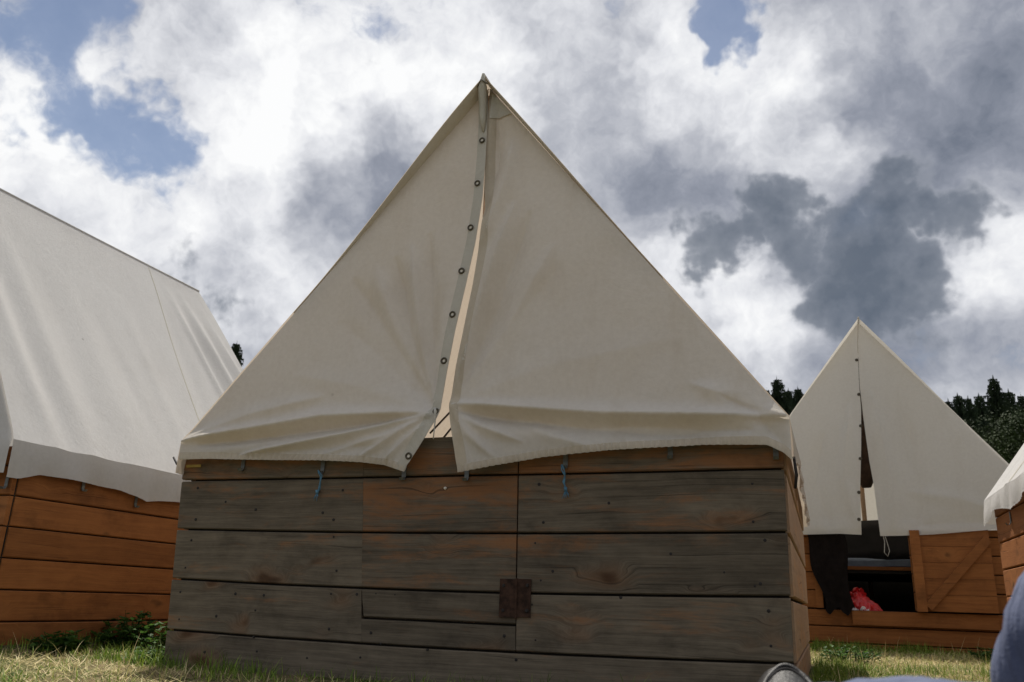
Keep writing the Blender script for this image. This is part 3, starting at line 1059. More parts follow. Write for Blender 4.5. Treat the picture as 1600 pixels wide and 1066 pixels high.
    for F, flap in ((FL, fl), (FR, fr_)):
        V = []; Fc = []; k = 200
        for i in range(k + 1):
            u = i / k
            for j, v in enumerate((0.0, .007, .0145)):
                V.append(F.pt(u, v, (.0032, .0035, .0006)[j]))
        for i in range(k):
            for j in range(2):
                Fc.append((i * 3 + j, i * 3 + 3 + j, i * 3 + 4 + j, i * 3 + 1 + j))
        obj('hem', mesh('hem', V, Fc, True), M['canvas_hem'], flap)
    for (x, z) in [(.011, 1.977), (.014, 1.772), (.008, 1.574), (-.006, 1.390), (-.019, 1.214), (-.030, 1.037), (-.036, .852), (-.112, .699)]:
        grommet(fl, x, dispL(x, z, .96, .5) - .006, z, .0125 if z > .75 else .0122, True)
    # dark patch and gathered tip at the apex, like a sewn reinforcement
    V = []; Fc = []; n, k = 8, 8
    for j in range(k + 1):
        z = lerp(2.085, 2.236, j / k)
        x0 = lerp(.006, -1.088, (2.243 - z) / 1.464) + .006; x1 = lerp(.014, 1.09, (2.243 - z) / 1.463) - .006
        for i in range(n + 1):
            x = lerp(.03, x1, i / n)
            zz = z + .03 * (x - .03)
            V.append((x, dispR(x, zz, .5, .9) - .006, zz))
    for j in range(k):
        for i in range(n):
            Fc.append((j * (n + 1) + i, j * (n + 1) + i + 1, (j + 1) * (n + 1) + i + 1, (j + 1) * (n + 1) + i))
    obj('apex_patch', mesh('apex_patch', V, Fc, True), M['facing'], root)
    tip = roof_edge_y(RIDGE)
    MB().tube([(.012, tip - .006, 2.268), (.004, tip + .012, 2.215), (-.002, gable_y(2.15) - .012, 2.15), (.004, gable_y(2.08) - .012, 2.085), (.012, gable_y(2.0) - .004, 2.02)],
              [.005, .018, .017, .015, .004], 10).build('gathered_tip', M['facing'], root, True)
    MB().tube([(-.018, tip + .006, 2.218), (.006, tip - .014, 2.236), (.030, tip + .004, 2.222)], .003, 6).build('lashing', M['rope'], root, True)
    # --- fittings
    for (x, z) in [(-.816, .672), (-.477, .655), (-.156, .628), (.074, .622), (.410, .655), (.740, .678), (1.045, .668)]:
        hook(root, x, -.006, z)
    px = []
    for xs in (-1.0, -.40, -.235, .205, .325, .985):
        for k in range(1, 4):
            for q in (.2, .8):
                px.append((xs + random.uniform(-.02, .02), lerp(ROWS_WIDE[k], ROWS_WIDE[k + 1], q) + random.uniform(-.012, .012)))
    for _ in range(26):
        px.append((random.uniform(-.98, .98), random.uniform(.05, .62)))
    nails(root, px)
    lp = MB()
    lp.box(.205, .2575, -.0075, -.0035, .205, .318); lp.box(.261, .306, -.0065, -.0025, .207, .319)
    lp.tube([(.2595, -.007, .203), (.2595, -.007, .320)], .0045, 8)
    lat = lp.build('latch_plate', M['rust'], root)
    for (sx, sz) in ((.218, .225), (.218, .298), (.295, .226), (.295, .300)):
        MB().tube([(sx, -.006, sz), (sx, -.0105, sz)], [.0062, .004], 8).build('screw', M['iron'], lat)
    lat['label'] = 'rusty hinge plate across the door seam'
    MB().tube([(-.001, -.004, .600), (-.001, -.010, .600)], [.0055, .003], 8).build('screw_head', M['eyelet'], root)
    # toggle cord on the lowest eyelet and two thin dark strands behind the slit
    MB().tube([(-.034, -.050, .862), (-.032, -.052, .845), (-.031, -.050, .82), (-.034, -.046, .785), (-.036, -.044, .757)], [.0045, .0045, .0028, .0022, .002], 6).build('toggle_cord', M['white_cord'], root, True)
    MB().tube([(-.10, .06, .80), (0.0, .02, .872), (.06, .0, .885)], .0035, 6).build('dark_strand', M['rope'], root, True)
    MB().tube([(-.06, .07, .775), (.02, .03, .84), (.06, .02, .875)], .0035, 6).build('dark_strand', M['rope'], root, True)
    # left corner: toggle stick and yellow loop under the canvas
    MB().tube([(-1.125, -.02, .728), (-1.098, -.028, .702), (-1.085, -.03, .692)], .004, 6).build('toggle_stick', M['iron'], root, True)
    MB().box(-1.066, -1.0, -.012, -.009, .690, .700).build('strap', M['yellow'], root)
    MB().tube([(1.094, -.03, .672), (1.098, -.025, .62), (1.092, -.01, .585)], [.004, .005, .004], 6).build('strap', M['iron'], root, True)
    return root


main_hut()


def cord(name, pts, label, fray_seed):
    rg = random.Random(fray_seed)
    b = MB()
    b.tube(pts, .0024, 6)
    p2 = [(x + .006 * math.sin(i * 1.7) + .002, y - .002, z + .002) for i, (x, y, z) in enumerate(pts)]
    b.tube(p2, .0022, 6)
    ex, ey, ez = pts[-1]
    for _ in range(7):
        b.tube([(ex, ey, ez + .006), (ex + rg.uniform(-.012, .012), ey - .003 + rg.uniform(-.004, .002), ez - rg.uniform(.008, .026))], [.0018, .0008], 4)
    b.tube([(ex - .001, ey - .001, ez + .014), (ex + .001, ey - .002, ez + .002)], [.0055, .005], 8)
    o = b.build(name, M['blue_cord'], None, True)
    o.location = (-1.148, 2.504, 0)
    tag(o, label, 'cord', 'blue cord ends on the hut front')


cord('cord', [(-.484, -.022, .664), (-.470, -.024, .645), (-.474, -.014, .625), (-.476, -.010, .603), (-.486, -.009, .585)], 'loose blue cord tied under the left canvas flap', 1)
cord('cord', [(.402, -.022, .664), (.404, -.024, .648), (.412, -.014, .632), (.409, -.010, .612), (.413, -.009, .583)], 'knotted blue cord tied under the right canvas flap', 2)


# ------------------------------------------------------------------ the other huts
def plain_flaps(root, mat, slit_open=0.0, seed=0.0, hemz=.675):
    """two hanging gable flaps meeting in the middle"""
    for s in (-1, 1):
        out = [(s * HW, hemz), (s * HW, EAVE), (0.004 * s, RIDGE - .02)]
        inner = [(s * slit_open, hemz - .01), (s * slit_open * .5, 1.2), (0, 1.6), (0, RIDGE - .02)]
        B = [(s * HW, hemz), (s * HW * .5, hemz + .01), (s * slit_open, hemz - .01)]
        F = Flap(out, inner, B, lambda x, z, u, v: gable_y(z) - .008 * ns(x * 3, z * 1.2, seed) * math.sin(PI * u) - .003 * s - .003, 50, 60)
        obj('gable_flap', F.mesh(name='gable_flap'), mat, root)


def left_hut():
    root = empty('tent_hut', (-3.99, 2.36, 0.0))
    tag(root, 'tent hut at the left with orange planks, its long roof side facing the grey hut', 'tent', 'canvas tent huts')
    o = M['wood_orange']
    hut_walls(root, (o, o, o, o), ROWS_NARROW)
    hp = [(0.003, .641), (.09, .6687), (.21, .671), (.33, .669), (.49, .663), (.60, .650), (.667, .632), (.765, .6466), (.89, .6556), (1.3, .665), (1.7, .66), (2.1, .65)]
    hem = lambda y: x_at([(z, yy) for yy, z in hp], max(0.0, y))
    folds = [(.12, .05, .013, .0, .06), (.21, .05, -.010, .05, .05), (.33, .05, .008, .05, .03), (.48, .07, -.006, .1, .0), (.66, .07, .005, .2, .0), (.80, .05, -.004, .3, .1), (1.05, .06, .007, .2, -.10), (1.42, .06, -.007, .1, -.2),
             (1.62, .03, .018, .05, .05), (1.70, .035, -.018, .05, .08), (1.79, .03, .020, .05, .12), (1.88, .03, -.016, .1, .15), (1.96, .025, .014, .1, .15)]
    u0 = (1.50 - .107) / (LEN + .02 - .214); u1 = (1.27 + .03) / (LEN + .08)
    roof_side(root, 1, M['canvas_white'], 0.0, folds, hem, [(u0, u0 - (u0 - u1) * 1.3, .01, 1.0, .0024)], seed=4.0, sag=.02)
    roof_side(root, -1, M['canvas_white'], 0.0, folds, None, [], seed=6.0, sag=.02)
    ridge_parts(root, M['canvas_white'])
    plain_flaps(root, M['canvas_white'], 0.02, 3.0, .655)
    gable_sheet(root, lambda z: LEN + .02 - gable_y(z), M['canvas_white'], 'back_gable_canvas', seed=1.0)
    for y, z in ((.33, .635), (.635, .602), (1.2, .62), (1.7, .62)):
        hook(root, 1.076, y, z, PI / 2)
    hook(root, 1.05, -.01, .60)
    return root


left_hut()


def right_hut():
    root = empty('tent_hut', (1.835, 2.35, 0.0))
    tag(root, 'tent hut cut off by the right picture edge, its orange planks in full sun', 'tent', 'canvas tent huts')
    o = M['wood_orange']
    hut_walls(root, (o, o, o, o), ROWS_NARROW)
    fl = [(.5, .05, .008, .1, .0), (1.1, .06, -.006, .1, .1), (1.6, .04, .008, .1, .0), (1.8, .03, -.008, .1, .1)]
    hemf = lambda y: .675 + .035 * abs(math.sin((y - .1) * 4.4)) - .025 * sm(1.85, 2.05, y)
    roof_side(root, -1, M['canvas_white'], 0.0, fl, hemf, [(.72, .72, .01, 1.0, .002)], seed=14.0, sag=.015)
    roof_side(root, 1, M['canvas_white'], 0.0, fl, None, [], seed=16.0, sag=.015)
    ridge_parts(root, M['canvas_white'])
    plain_flaps(root, M['canvas_white'], 0.02, 13.0)
    gable_sheet(root, lambda z: LEN + .02 - gable_y(z), M['canvas_white'], 'back_gable_canvas', seed=11.0)
    for y, z in ((.5, .63), (1.1, .63), (1.7, .63)):
        hook(root, -1.076, y, z, -PI / 2)
    return root


right_hut()


def rear_hut():
    root = empty('tent_hut', (.37, 6.0, 0.02))
    root.scale = (0.988, 1.0, 1.0)
    tag(root, 'tent hut in the second row with parted canvas flaps above an open half door', 'tent', 'canvas tent huts')
    o = M['wood_orange']
    hut_walls(root, (o, o, o, o), ROWS_NARROW, skip_front=True)
    rows = [-.02, .055, .155, .258]
    for a, b in zip(rows, rows[1:]):
        plank(root, 2.132, a, b, (-1.066, jit(), 0), 0, o)
    rows = [.262, .376, .49, .604, .718, .765]
    for a, b in zip(rows, rows[1:]):
        plank(root, 1.066 - .43, a, b, (-1.066, jit(), 0), 0, o)
        plank(root, 1.066 - .165, a, b, (.165, jit(), 0), 0, o)
    lin = MB(); lin.box(-1.04, -.435, .022, .028, .0, .762); lin.box(.17, 1.04, .022, .028, .0, .762); lin.box(-.4348, .1698, .022, .028, .0, .255)
    lin.build('front_lining', M['wood_dark'], root)
    MB().box(-.43, -.385, -.012, .0215, .262, .765).build('door_post', o, root)
    # sill batten
    MB().box(-.215, .62, -.024, -.0025, .166, .252).build('sill_board', o, root)
    # open half door, folded back against the front
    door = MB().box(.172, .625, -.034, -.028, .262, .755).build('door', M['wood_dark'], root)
    dz = [.262, .36, .458, .556, .654, .755]
    for a, b in zip(dz, dz[1:]):
        obj('plank', plank_mesh([(0, 0), (.449, 0)], [(0, b - a - .0012), (.449, b - a - .0012)], .02, .0012), o, door, (.174, -.0545, a))
    st = MB().box(.168, .226, -.078, -.0552, .258, .752).build('stile', o, door)
    d0 = Vector((.232, 0, .285)); d1 = Vector((.612, 0, .700)); n = Vector((-(d1 - d0).z, 0, (d1 - d0).x)).normalized() * .026
    V = []
    for y in (-.076, -.0552):
        for q in (d0 + n, d0 - n, d1 - n, d1 + n):
            V.append((q.x, y, q.z))
    me = mesh('brace', V, [(0, 1, 2, 3), (7, 6, 5, 4), (0, 4, 5, 1), (1, 5, 6, 2), (2, 6, 7, 3), (3, 7, 4, 0)])
    obj('brace', me, o, door)
    fr = [(.6, .05, .006, .2, .0), (1.3, .06, -.006, .2, .0)]
    roof_side(root, -1, M['canvas_rear'], .003, fr, seed=22.0, nu=80, nv=60, sag=.006)
    roof_side(root, 1, M['canvas_rear'], .003, fr, seed=23.0, nu=80, nv=60, sag=.006)
    ridge_parts(root, M['canvas_rear'], .003, (1,))
    gable_sheet(root, lambda z: LEN + .02 - gable_y(z), M['canvas_rear'], 'back_gable_canvas', seed=21.0)
    # flaps hang straight over the wall top
    top = RIDGE - .02
    slL = [(-.118, .722), (-.099, 1.01), (-.065, 1.31), (-.040, 1.58), (-.036, 1.76), (-.018, 2.08), (0.0, top)]
    slR = [(-.004, .716), (-.010, 1.05), (-.022, 1.22), (-.031, 1.53), (-.033, 1.76), (-.016, 2.08), (.002, top)]
    hL = [(-1.09, .70), (-.8, .715), (-.434, .722), (-.25, .728), (-.118, .722)]
    hR = [(1.09, .70), (.85, .745), (.66, .760), (.315, .727), (.12, .718), (-.004, .716)]
    for (out, sl, h, s, sd) in (([(-1.09, .70), (-1.09, EAVE), (.0, top)], slL, hL, -1, 31.0), ([(1.09, .70), (1.09, EAVE), (.004, top)], slR, hR, 1, 37.0)):
        cr = [([(-.12, .74), (-.2, 1.1), (-.12, 1.6)], .010, .03), ([(-.3, .75), (-.38, 1.05), (-.3, 1.4)], -.008, .04), ([(-.5, .76), (-.6, .95), (-.55, 1.15)], .008, .04)] if s < 0 else \
             [([(.08, .74), (.10, 1.1), (.04, 1.7)], .010, .03), ([(.22, .74), (.30, 1.05), (.22, 1.5)], -.007, .05), ([(.9, .8), (.5, .95), (.2, 1.0)], .008, .04), ([(.95, .78), (.5, .80), (.2, .78)], -.007, .03)]
        def disp(x, z, u, v, s=s, sd=sd, cr=cr):
            y = gable_y(z) - .012 - creases(x, z, cr) - .008 * ns(x * 3, z * 1.6, sd) * math.sin(PI * u) - .003 * (s < 0)
            if s > 0: y += .015 * sm(.85, 1, u) * (1 - sm(1.4, 1.8, z))
            return y
        F = Flap(out, sl, h, disp, 70, 90)
        fl = obj('gable_flap', F.mesh(name='gable_flap'), M['canvas_rear'], root)
        if s < 0:
            for (x, z) in [(-.035, 1.95), (-.045, 1.69), (-.054, 1.46), (-.078, 1.23), (-.108, 1.0), (-.125, .82)]:
                grommet(fl, x, disp(x, z, .95, .5) - .004, z, .011, False)
    for x in (-.37, .36): hook(root, x, -.006, .70)
    MB().tube([(.012, -.03, .735), (.020, -.035, .68), (.012, -.035, .615), (.030, -.034, .590), (.044, -.034, .625), (.034, -.034, .68), (.022, -.03, .735)], .0022, 6).build('tie_cord', M['white_cord'], root, True)
    # bunk inside
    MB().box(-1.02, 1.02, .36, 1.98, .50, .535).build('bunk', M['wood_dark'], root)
    MB().box(-1.02, 1.02, .345, .359, .522, .545).build('bunk_edge', o, root)
    return root


rear_hut()


# ================================================================== things in and around the open hut
def soft_box(name, x0, x1, y0, y1, z0, z1, mat, seed, amp=.012, nx=30, ny=16):
    """a slumped cushion: rounded slab with lumps"""
    bm = bmesh.new()
    bmesh.ops.create_cube(bm, size=1.0)
    bmesh.ops.subdivide_edges(bm, edges=bm.edges[:], cuts=10, use_grid_fill=True)
    for v in bm.verts:
        c = v.co.copy()
        r = max(abs(c.x), abs(c.y)) * 2
        k = 1 - .35 * sm(.82, 1.0, r)
        v.co = Vector((lerp(x0, x1, c.x + .5), lerp(y0, y1, c.y + .5), lerp(z0, z1, c.z * k + .5)))
        v.co += Vector((0, 0, amp * ns(v.co.x * 4, v.co.y * 4, seed)))
    me = bpy.data.meshes.new(name)
    bm.to_mesh(me); bm.free()
    me.polygons.foreach_set('use_smooth', [True] * len(me.polygons))
    return obj(name, me, mat)


mt = soft_box('mattress', -.95, .95, .38, 1.95, 0, .07, M['mattress'], 4.0, .03)
mt.location = (.37, 6.0, .557)
tag(mt, 'thin blue grey mattress on the bunk inside the open hut', 'mattress')


lg = soft_box('doorway_dark_roll', -.8, .8, 1.05, 1.5, 0, .30, plain_mat('doorway_dark', (.022, .018, .016), .9, var=.4, scale=12), 9.0, .04)  # added roll, hides the bright back canvas so the doorway stays dark
lg.location = (.37, 6.0, .635)
tag(lg, 'dark roll added on the bunk to darken the open hut doorway', 'bedding')


def red_bag():
    root = empty('plastic_bag', (.235, 6.11, .075))
    bm = bmesh.new()
    bmesh.ops.create_icosphere(bm, subdivisions=5, radius=1.0)
    for v in bm.verts:
        c = v.co.copy()
        cr = abs(ns(c.x * 2.2 + 1, c.y * 2.2, c.z * 2.2)) + .5 * abs(ns(c.x * 5, c.y * 5 + 3, c.z * 5))
        k = 1.05 - .42 * cr
        top = sm(.1, 1.0, c.z)
        x = c.x * .125 * k * (1 - .45 * top) - .03 * top
        y = c.y * .09 * k * (1 - .4 * top)
        z = .165 + c.z * .165 * k * (1.0 if c.z > 0 else .9)
        v.co = (x, y, max(0.0, z))
    me = bpy.data.meshes.new('bag_body'); bm.to_mesh(me); bm.free()
    me.polygons.foreach_set('use_smooth', [True] * len(me.polygons))
    obj('bag_body', me, M['red'], root)
    # two crumpled handles and the pale print
    for s in (-1, 1):
        V = []; F = []
        for i in range(14):
            a = i / 13 * PI
            r = .05 + .012 * math.sin(i * 1.9 + s)
            x = -.03 + r * math.cos(a) * .8; z = .275 + r * math.sin(a)
            V += [(x - .010, .012 * s + .01 * math.sin(i * 2.1), z), (x + .008, .012 * s - .012 + .01 * math.cos(i * 1.7), z + .012)]
        for i in range(13):
            F.append((2 * i, 2 * i + 1, 2 * i + 3, 2 * i + 2))
        obj('handle', mesh('handle', V, F, True), M['red'], root)
    V = []; F = []
    for j in range(7):
        for i in range(13):
            a = -PI / 2 - .75 + 1.0 * i / 12
            b = -.05 + .38 * j / 6 + .05 * math.sin(i * .9)
            c = Vector((math.cos(a) * math.cos(b), math.sin(a) * math.cos(b), math.sin(b)))
            cr = abs(ns(c.x * 2.2 + 1, c.y * 2.2, c.z * 2.2)) + .5 * abs(ns(c.x * 5, c.y * 5 + 3, c.z * 5))
            k = (1.05 - .42 * cr) * 1.035
            V.append((c.x * .125 * k, c.y * .09 * k, .165 + c.z * .165 * k))
    for j in range(6):
        for i in range(12):
            if (i * 7 + j * 3) % 5 != 0:
                F.append((j * 13 + i, j * 13 + i + 1, (j + 1) * 13 + i + 1, (j + 1) * 13 + i))
    obj('print', mesh('print', V, F, True), M['bag_print'], root)
    tag(root, 'crumpled red plastic bag behind the sill of the open hut door', 'bag')


red_bag()


def jacket():
    """dark garment hung over the door post of the rear hut"""
    nu, nv = 40, 50
    V = []
    for side in (0, 1):
        for j in range(nv + 1):
            t = j / nv
            z = lerp(.765, .245, t)
            x0 = lerp(-.455, -.375, sm(.15, 1, t)) + .012 * math.sin(t * 9); x1 = lerp(-.225, -.200, t) + .012 * math.sin(t * 7)
            for i in range(nu + 1):
                u = i / nu
                x = lerp(x0, x1, u)
                y = -.036 - .010 * math.sin(u * 9 + 1.5 * t + 2 * ns(u * 2, t * 2)) * (.4 + .6 * t) - .012 * ns(u * 5, t * 5, 2)
                bulge = .008 * math.sin(PI * u) + .003
                zz = z - (.02 * math.sin(u * 11) + .018 * ns(u * 6, 3)) * sm(.8, 1, t)
                V.append((x, y + (bulge if side else -bulge), zz))
    n = nu + 1; o = n * (nv + 1)
    F = []
    for j in range(nv):
        for i in range(nu):
            q = (j * n + i, j * n + i + 1, (j + 1) * n + i + 1, (j + 1) * n + i)
            F.append(q[::-1]); F.append(tuple(a + o for a in q))
    for j in range(nv):
        F.append((j * n, (j + 1) * n, (j + 1) * n + o, j * n + o)); a = j * n + nu; F.append((a, a + o, a + n + o, a + n))
    for i in range(nu):
        F.append((i, i + o, i + 1 + o, i + 1)); a = nv * n + i; F.append((a, a + 1, a + 1 + o, a + o))
    o_ = obj('jacket', mesh('jacket', V, F, True), M['jacket'])
    o_.location = (.37, 6.0, .02)
    tag(o_, 'dark brown garment hanging beside the open hut doorway', 'jacket')


jacket()
# brown cloth added behind the parted flaps to darken the slit
b = MB()
pts = [(-.065 + .006 * math.sin(i), .30, 2.06 - i * .082) for i in range(13)]
b.tube(pts, [.012, .03, .05, .06, .07, .078, .082, .08, .085, .08, .078, .07, .03], 12)
o = b.build('slit_dark_cloth', plain_mat('slit_dark_brown', (.075, .042, .026), .95, var=.5, scale=14), None, True)
o.location = (.37 + .03, 6.0, .02)
tag(o, 'brown cloth added inside to darken the slit between the rear hut flaps', 'cloth')


# ================================================================== person sitting beside the camera
M['denim'] = None
def denim():
    m, k, out = new_mat('blue_trousers')
    tcn = k.n('ShaderNodeTexCoord')
    co = tcn.outputs['Object']
    n1 = k.noise(co, 14.0, 5.0, 0.6); n2 = k.noise(co, 260.0, 2.0, 0.5)
    col = k.mix(k.smooth(n1, .3, .7), (.085, .100, .165), (.15, .170, .25))
    col = k.mix(k.math('MULTIPLY', n2, .35), col, (.05, .06, .10))
    fold = k.noise(k.mapping(co, (9.0, 9.0, 4.0)), 1.0, 4.0, .55, 1.0)
    principled(k, out, col, .9, k.math('ADD', k.math('MULTIPLY', fold, 3.0), k.math('MULTIPLY', n2, .1)), .8, .012, spec=.2)
    return m


M['denim'] = denim()
M['shirt'] = plain_mat('grey_shirt', (.16, .17, .20), .9, var=.25, scale=20)
M['skin'] = plain_mat('skin', (.50, .29, .20), .55, var=.12, scale=40, bstr=.08)
M['hair'] = plain_mat('brown_hair', (.05, .03, .018), .6, var=.5, scale=70, bstr=.6)
M['leather'] = plain_mat('black_leather', (.018, .017, .016), .45, var=.5, scale=160, bstr=.6, bdist=.003, spec=.35)
M['sole'] = plain_mat('dark_rubber', (.03, .028, .026), .7)
M['thread'] = plain_mat('dark_thread', (.012, .010, .010), .8)
M['eye'] = plain_mat('eye_white', (.7, .69, .67), .3, var=.05)


def skinned(name, verts, edges, radii, mat, parent, root=0, sub=2):
    me = bpy.data.meshes.new(name)
    me.from_pydata([tuple(v) for v in verts], edges, [])
    me.update()
    o = obj(name, me, mat, parent)
    md = o.modifiers.new('skin', 'SKIN')
    md.use_smooth_shade = True
    for i, sv in enumerate(me.skin_vertices[0].data):
        r = radii[i]
        sv.radius = r if isinstance(r, tuple) else (r, r)
        sv.use_root = (i == root)
    ss = o.modifiers.new('sub', 'SUBSURF'); ss.levels = sub; ss.render_levels = sub
    return o


def chain_mesh(limbs):
    """limbs: list of (list of (point, radius), attach index or None); returns verts, edges, radii"""
    V = []; E = []; R = []
    for pts, att in limbs:
        prev = att
        for p, r in pts:
            V.append(Vector(p)); R.append(r)
            if prev is not None:
                E.append((prev, len(V) - 1))
            prev = len(V) - 1
    return V, E, R


def person():
    root = empty('person', (.47, .42, 0.0))
    O = Vector((.47, .42, 0.0))
    def L(*p): return Vector(p) - O
    hip = (.475, .445, .125)
    lhip, rhip = (.41, .40, .065), (.535, .50, .125)
    lkn, lan = (.100, .710, .140), (-.032, 1.035, .100)
    rkn, ran = (.350, .77, .53), (.197, 1.09, .10)
    chest, neck, head = (.64, .27, .52), (.655, .255, .64), (.645, .265, .78)
    lsh, rsh = (.50, .16, .56), (.76, .40, .56)
    lel, lwr = (.62, -.05, .32), (.74, -.16, .08)
    rel, rwr = (.74, .62, .40), (.50, .74, .44)
    mid = lambda a, b, t: tuple(lerp(p, q, t) for p, q in zip(a, b))
    body = [([(L(*hip), .12), (L(*mid(hip, chest, .5)), .115), (L(*chest), .125), (L(*neck), .052), (L(*mid(neck, head, .5)), .058), (L(*head), .078), (L(.64, .27, .855), .05)], None),
            ([(L(*lhip), .088), (L(*mid(lhip, lkn, .5)), .075), (L(*lkn), .052), (L(*mid(lkn, lan, .35)), .05), (L(*lan), .034)], 0),
            ([(L(*rhip), .088), (L(*mid(rhip, rkn, .5)), .075), (L(*rkn), .052), (L(*mid(rkn, ran, .35)), .05), (L(*ran), .034)], 0),
            ([(L(*lsh), .058), (L(*lel), .040), (L(*mid(lel, lwr, .4)), .036), (L(*lwr), .025)], 2),
            ([(L(*rsh), .058), (L(*rel), .040), (L(*mid(rel, rwr, .4)), .036), (L(*rwr), .025)], 2)]
    V, E, R = chain_mesh(body)
    # hands: palm and five fingers
    def hand(wi, wr, fwd, side, up):
        fwd, side, up = (Vector(a).normalized() for a in (fwd, side, up))
        w = Vector(wr) - O
        V.append(w + fwd * .05); R.append((.034, .016)); E.append((wi, len(V) - 1)); palm = len(V) - 1
        for k, (off, ln) in enumerate([(-.030, .070), (-.010, .080), (.010, .075), (.029, .060)]):
            pr = palm
            for t, dn in ((.035, 0), (.035 + ln * .5, .006), (.035 + ln, .024)):
                V.append(w + fwd * (.05 + t) + side * off - up * dn); R.append(.0088); E.append((pr, len(V) - 1)); pr = len(V) - 1
        pr = palm
        for p in (fwd * .04 - side * .036, fwd * .066 - side * .055 - up * .006, fwd * .092 - side * .058 - up * .014):
            V.append(w + p); R.append(.0098); E.append((pr, len(V) - 1)); pr = len(V) - 1
    def idx(p):
        q = Vector(p) - O
        return min(range(len(V)), key=lambda i: (V[i] - q).length)
    hand(idx(lwr), lwr, (.5, -.6, -.25), (-.7, -.5, 0), (0, 0, 1))
    hand(idx(rwr), rwr, (-.9, .3, -.1), (.3, .9, 0), (0, 0, 1))
    skinned('body', V, E, R, M['skin'], root)
    # trousers with a loose leg
    def seg(a, b, ra, rb, n, seed, wob=.006):
        out = []
        for i in range(1, n + 1):
            t = i / n
            p = Vector(mid(a, b, t))
            out.append((p - O + Vector((ns(t * 4, seed), ns(t * 4, seed + 5), ns(t * 4, seed + 9))) * wob, 1.26 * lerp(ra, rb, t) * (1 + .07 * math.sin(i * 2.3 + seed))))
        return out
    tr = [([(L(*hip), .135), (L(*mid(hip, chest, .28)), .128)], None),
          ([(L(*lhip), .10)] + seg(lhip, lkn, .058, .056, 5, 1.0) + seg(lkn, mid(lkn, lan, .93), .066, .060, 6, 2.0), 0),
          ([(L(*rhip), .10)] + seg(rhip, rkn, .09, .070, 5, 3.0) + seg(rkn, mid(rkn, ran, .93), .068, .062, 6, 4.0), 0)]
    v, e, r = chain_mesh(tr)
    tro = skinned('trousers', v, e, r, M['denim'], root, sub=3)
    for nm, size, strength in (('creases', .070, .014), ('small_creases', .025, .004)):
        tx = bpy.data.textures.new(nm, 'CLOUDS'); tx.noise_scale = size; tx.noise_depth = 2
        dm = tro.modifiers.new(nm, 'DISPLACE'); dm.texture = tx; dm.strength = strength; dm.mid_level = .5
    sh = [([(L(*mid(hip, chest, .2)), .135), (L(*mid(hip, chest, .55)), .13), (L(*chest), .138), (L(*mid(chest, neck, .72)), .072)], None),
          ([(L(*lsh), .072), (L(*mid(lsh, lel, .5)), .060), (L(*mid(lsh, lel, .9)), .056)], 2),
          ([(L(*rsh), .072), (L(*mid(rsh, rel, .5)), .060), (L(*mid(rsh, rel, .9)), .056)], 2)]
    v, e, r = chain_mesh(sh)
    skinned('shirt', v, e, r, M['shirt'], root)
    # hair and face
    H = Vector(head) - O
    f = Vector((-.68, .73, 0)).normalized(); s = Vector((f.y, -f.x, 0)); u = Vector((0, 0, 1))
    bm = bmesh.new(); bmesh.ops.create_icosphere(bm, subdivisions=4, radius=1.0)
    for q in list(bm.verts):
        c = q.co.copy()
        k = 1 + .05 * ns(c.x * 5, c.y * 5, c.z * 5)
        q.co = H + u * .035 + (f * c.y * .100 + s * c.x * .086 + u * c.z * .098) * k - f * .018
        if c.y > .25 and c.z < .45: q.co -= f * .06
    me = bpy.data.meshes.new('hair'); bm.to_mesh(me); bm.free()
    me.polygons.foreach_set('use_smooth', [True] * len(me.polygons)); obj('hair', me, M['hair'], root)
    MB().tube([H + f * .066 + u * .03, H + f * .090 + u * .0, H + f * .096 - u * .010, H + f * .074 - u * .016], [.008, .012, .014, .010], 8).build('nose', M['skin'], root, True)
    for k in (-1, 1):
        MB().tube([H + f * .062 + s * .031 * k + u * .022, H + f * .076 + s * .031 * k + u * .022], [.013, .006], 10).build('eye', M['eye'], root, True)
        MB().tube([H + s * .076 * k + u * .028, H + s * .090 * k + u * .01 - f * .008, H + s * .080 * k - u * .022], [.008, .013, .007], 8).build('ear', M['skin'], root, True)
    MB().tube([H + f * .070 - s * .024 - u * .040, H + f * .079 - u * .043, H + f * .070 + s * .024 - u * .040], [.003, .007, .003], 8).build('mouth', plain_mat('lips', (.38, .14, .12), .5, var=.1), root, True)
    tag(root, 'person in blue trousers and black shoes sitting in the grass, mostly out of frame', 'person')

    # shoes: lofted upper, toe cap with a raised seam, sole
    def shoe(ankle, toe, upv, name_seed, heel):
        a = Vector(heel) - O; t = Vector(toe) - O
        fw = (t - a).normalized(); up = Vector(upv); up = (up - fw * up.dot(fw)).normalized(); sd = fw.cross(up)
        Ls = .285
        base = t - fw * Ls - up * .02
        def sect(q):                     # half width, height at q (0 heel .. 1 toe)
            w = .034 + .014 * sm(.25, .72, q)
            w *= math.sqrt(max(0.0, 1 - ((q - .74) / .262) ** 2)) if q > .74 else 1
            w *= math.sqrt(max(0.0, 1 - ((.14 - q) / .142) ** 2)) if q < .14 else 1
            h = lerp(.100, .060, sm(.25, .62, q)); h = lerp(h, .047, sm(.62, .9, q)); h *= (1 - .55 * sm(.90, 1.0, q))
            return max(w, .002), h
        def surf(q, th, off=0.0):
            w, h = sect(q)
            return base + fw * (q * Ls) + sd * (math.cos(th) * (w + off)) + up * (.012 + math.sin(th) ** .8 * (h + off) if math.sin(th) > 0 else .012)
        nq, nt = 48, 22
        V = [surf(i / nq, PI * j / nt) for i in range(nq + 1) for j in range(nt + 1)]
        F = [(i * (nt + 1) + j, i * (nt + 1) + j + 1, (i + 1) * (nt + 1) + j + 1, (i + 1) * (nt + 1) + j) for i in range(nq) for j in range(nt)]
        sh_ = obj('shoe', mesh('shoe', V, F, True), M['leather'], root)
        # sole
        V = []; F = []
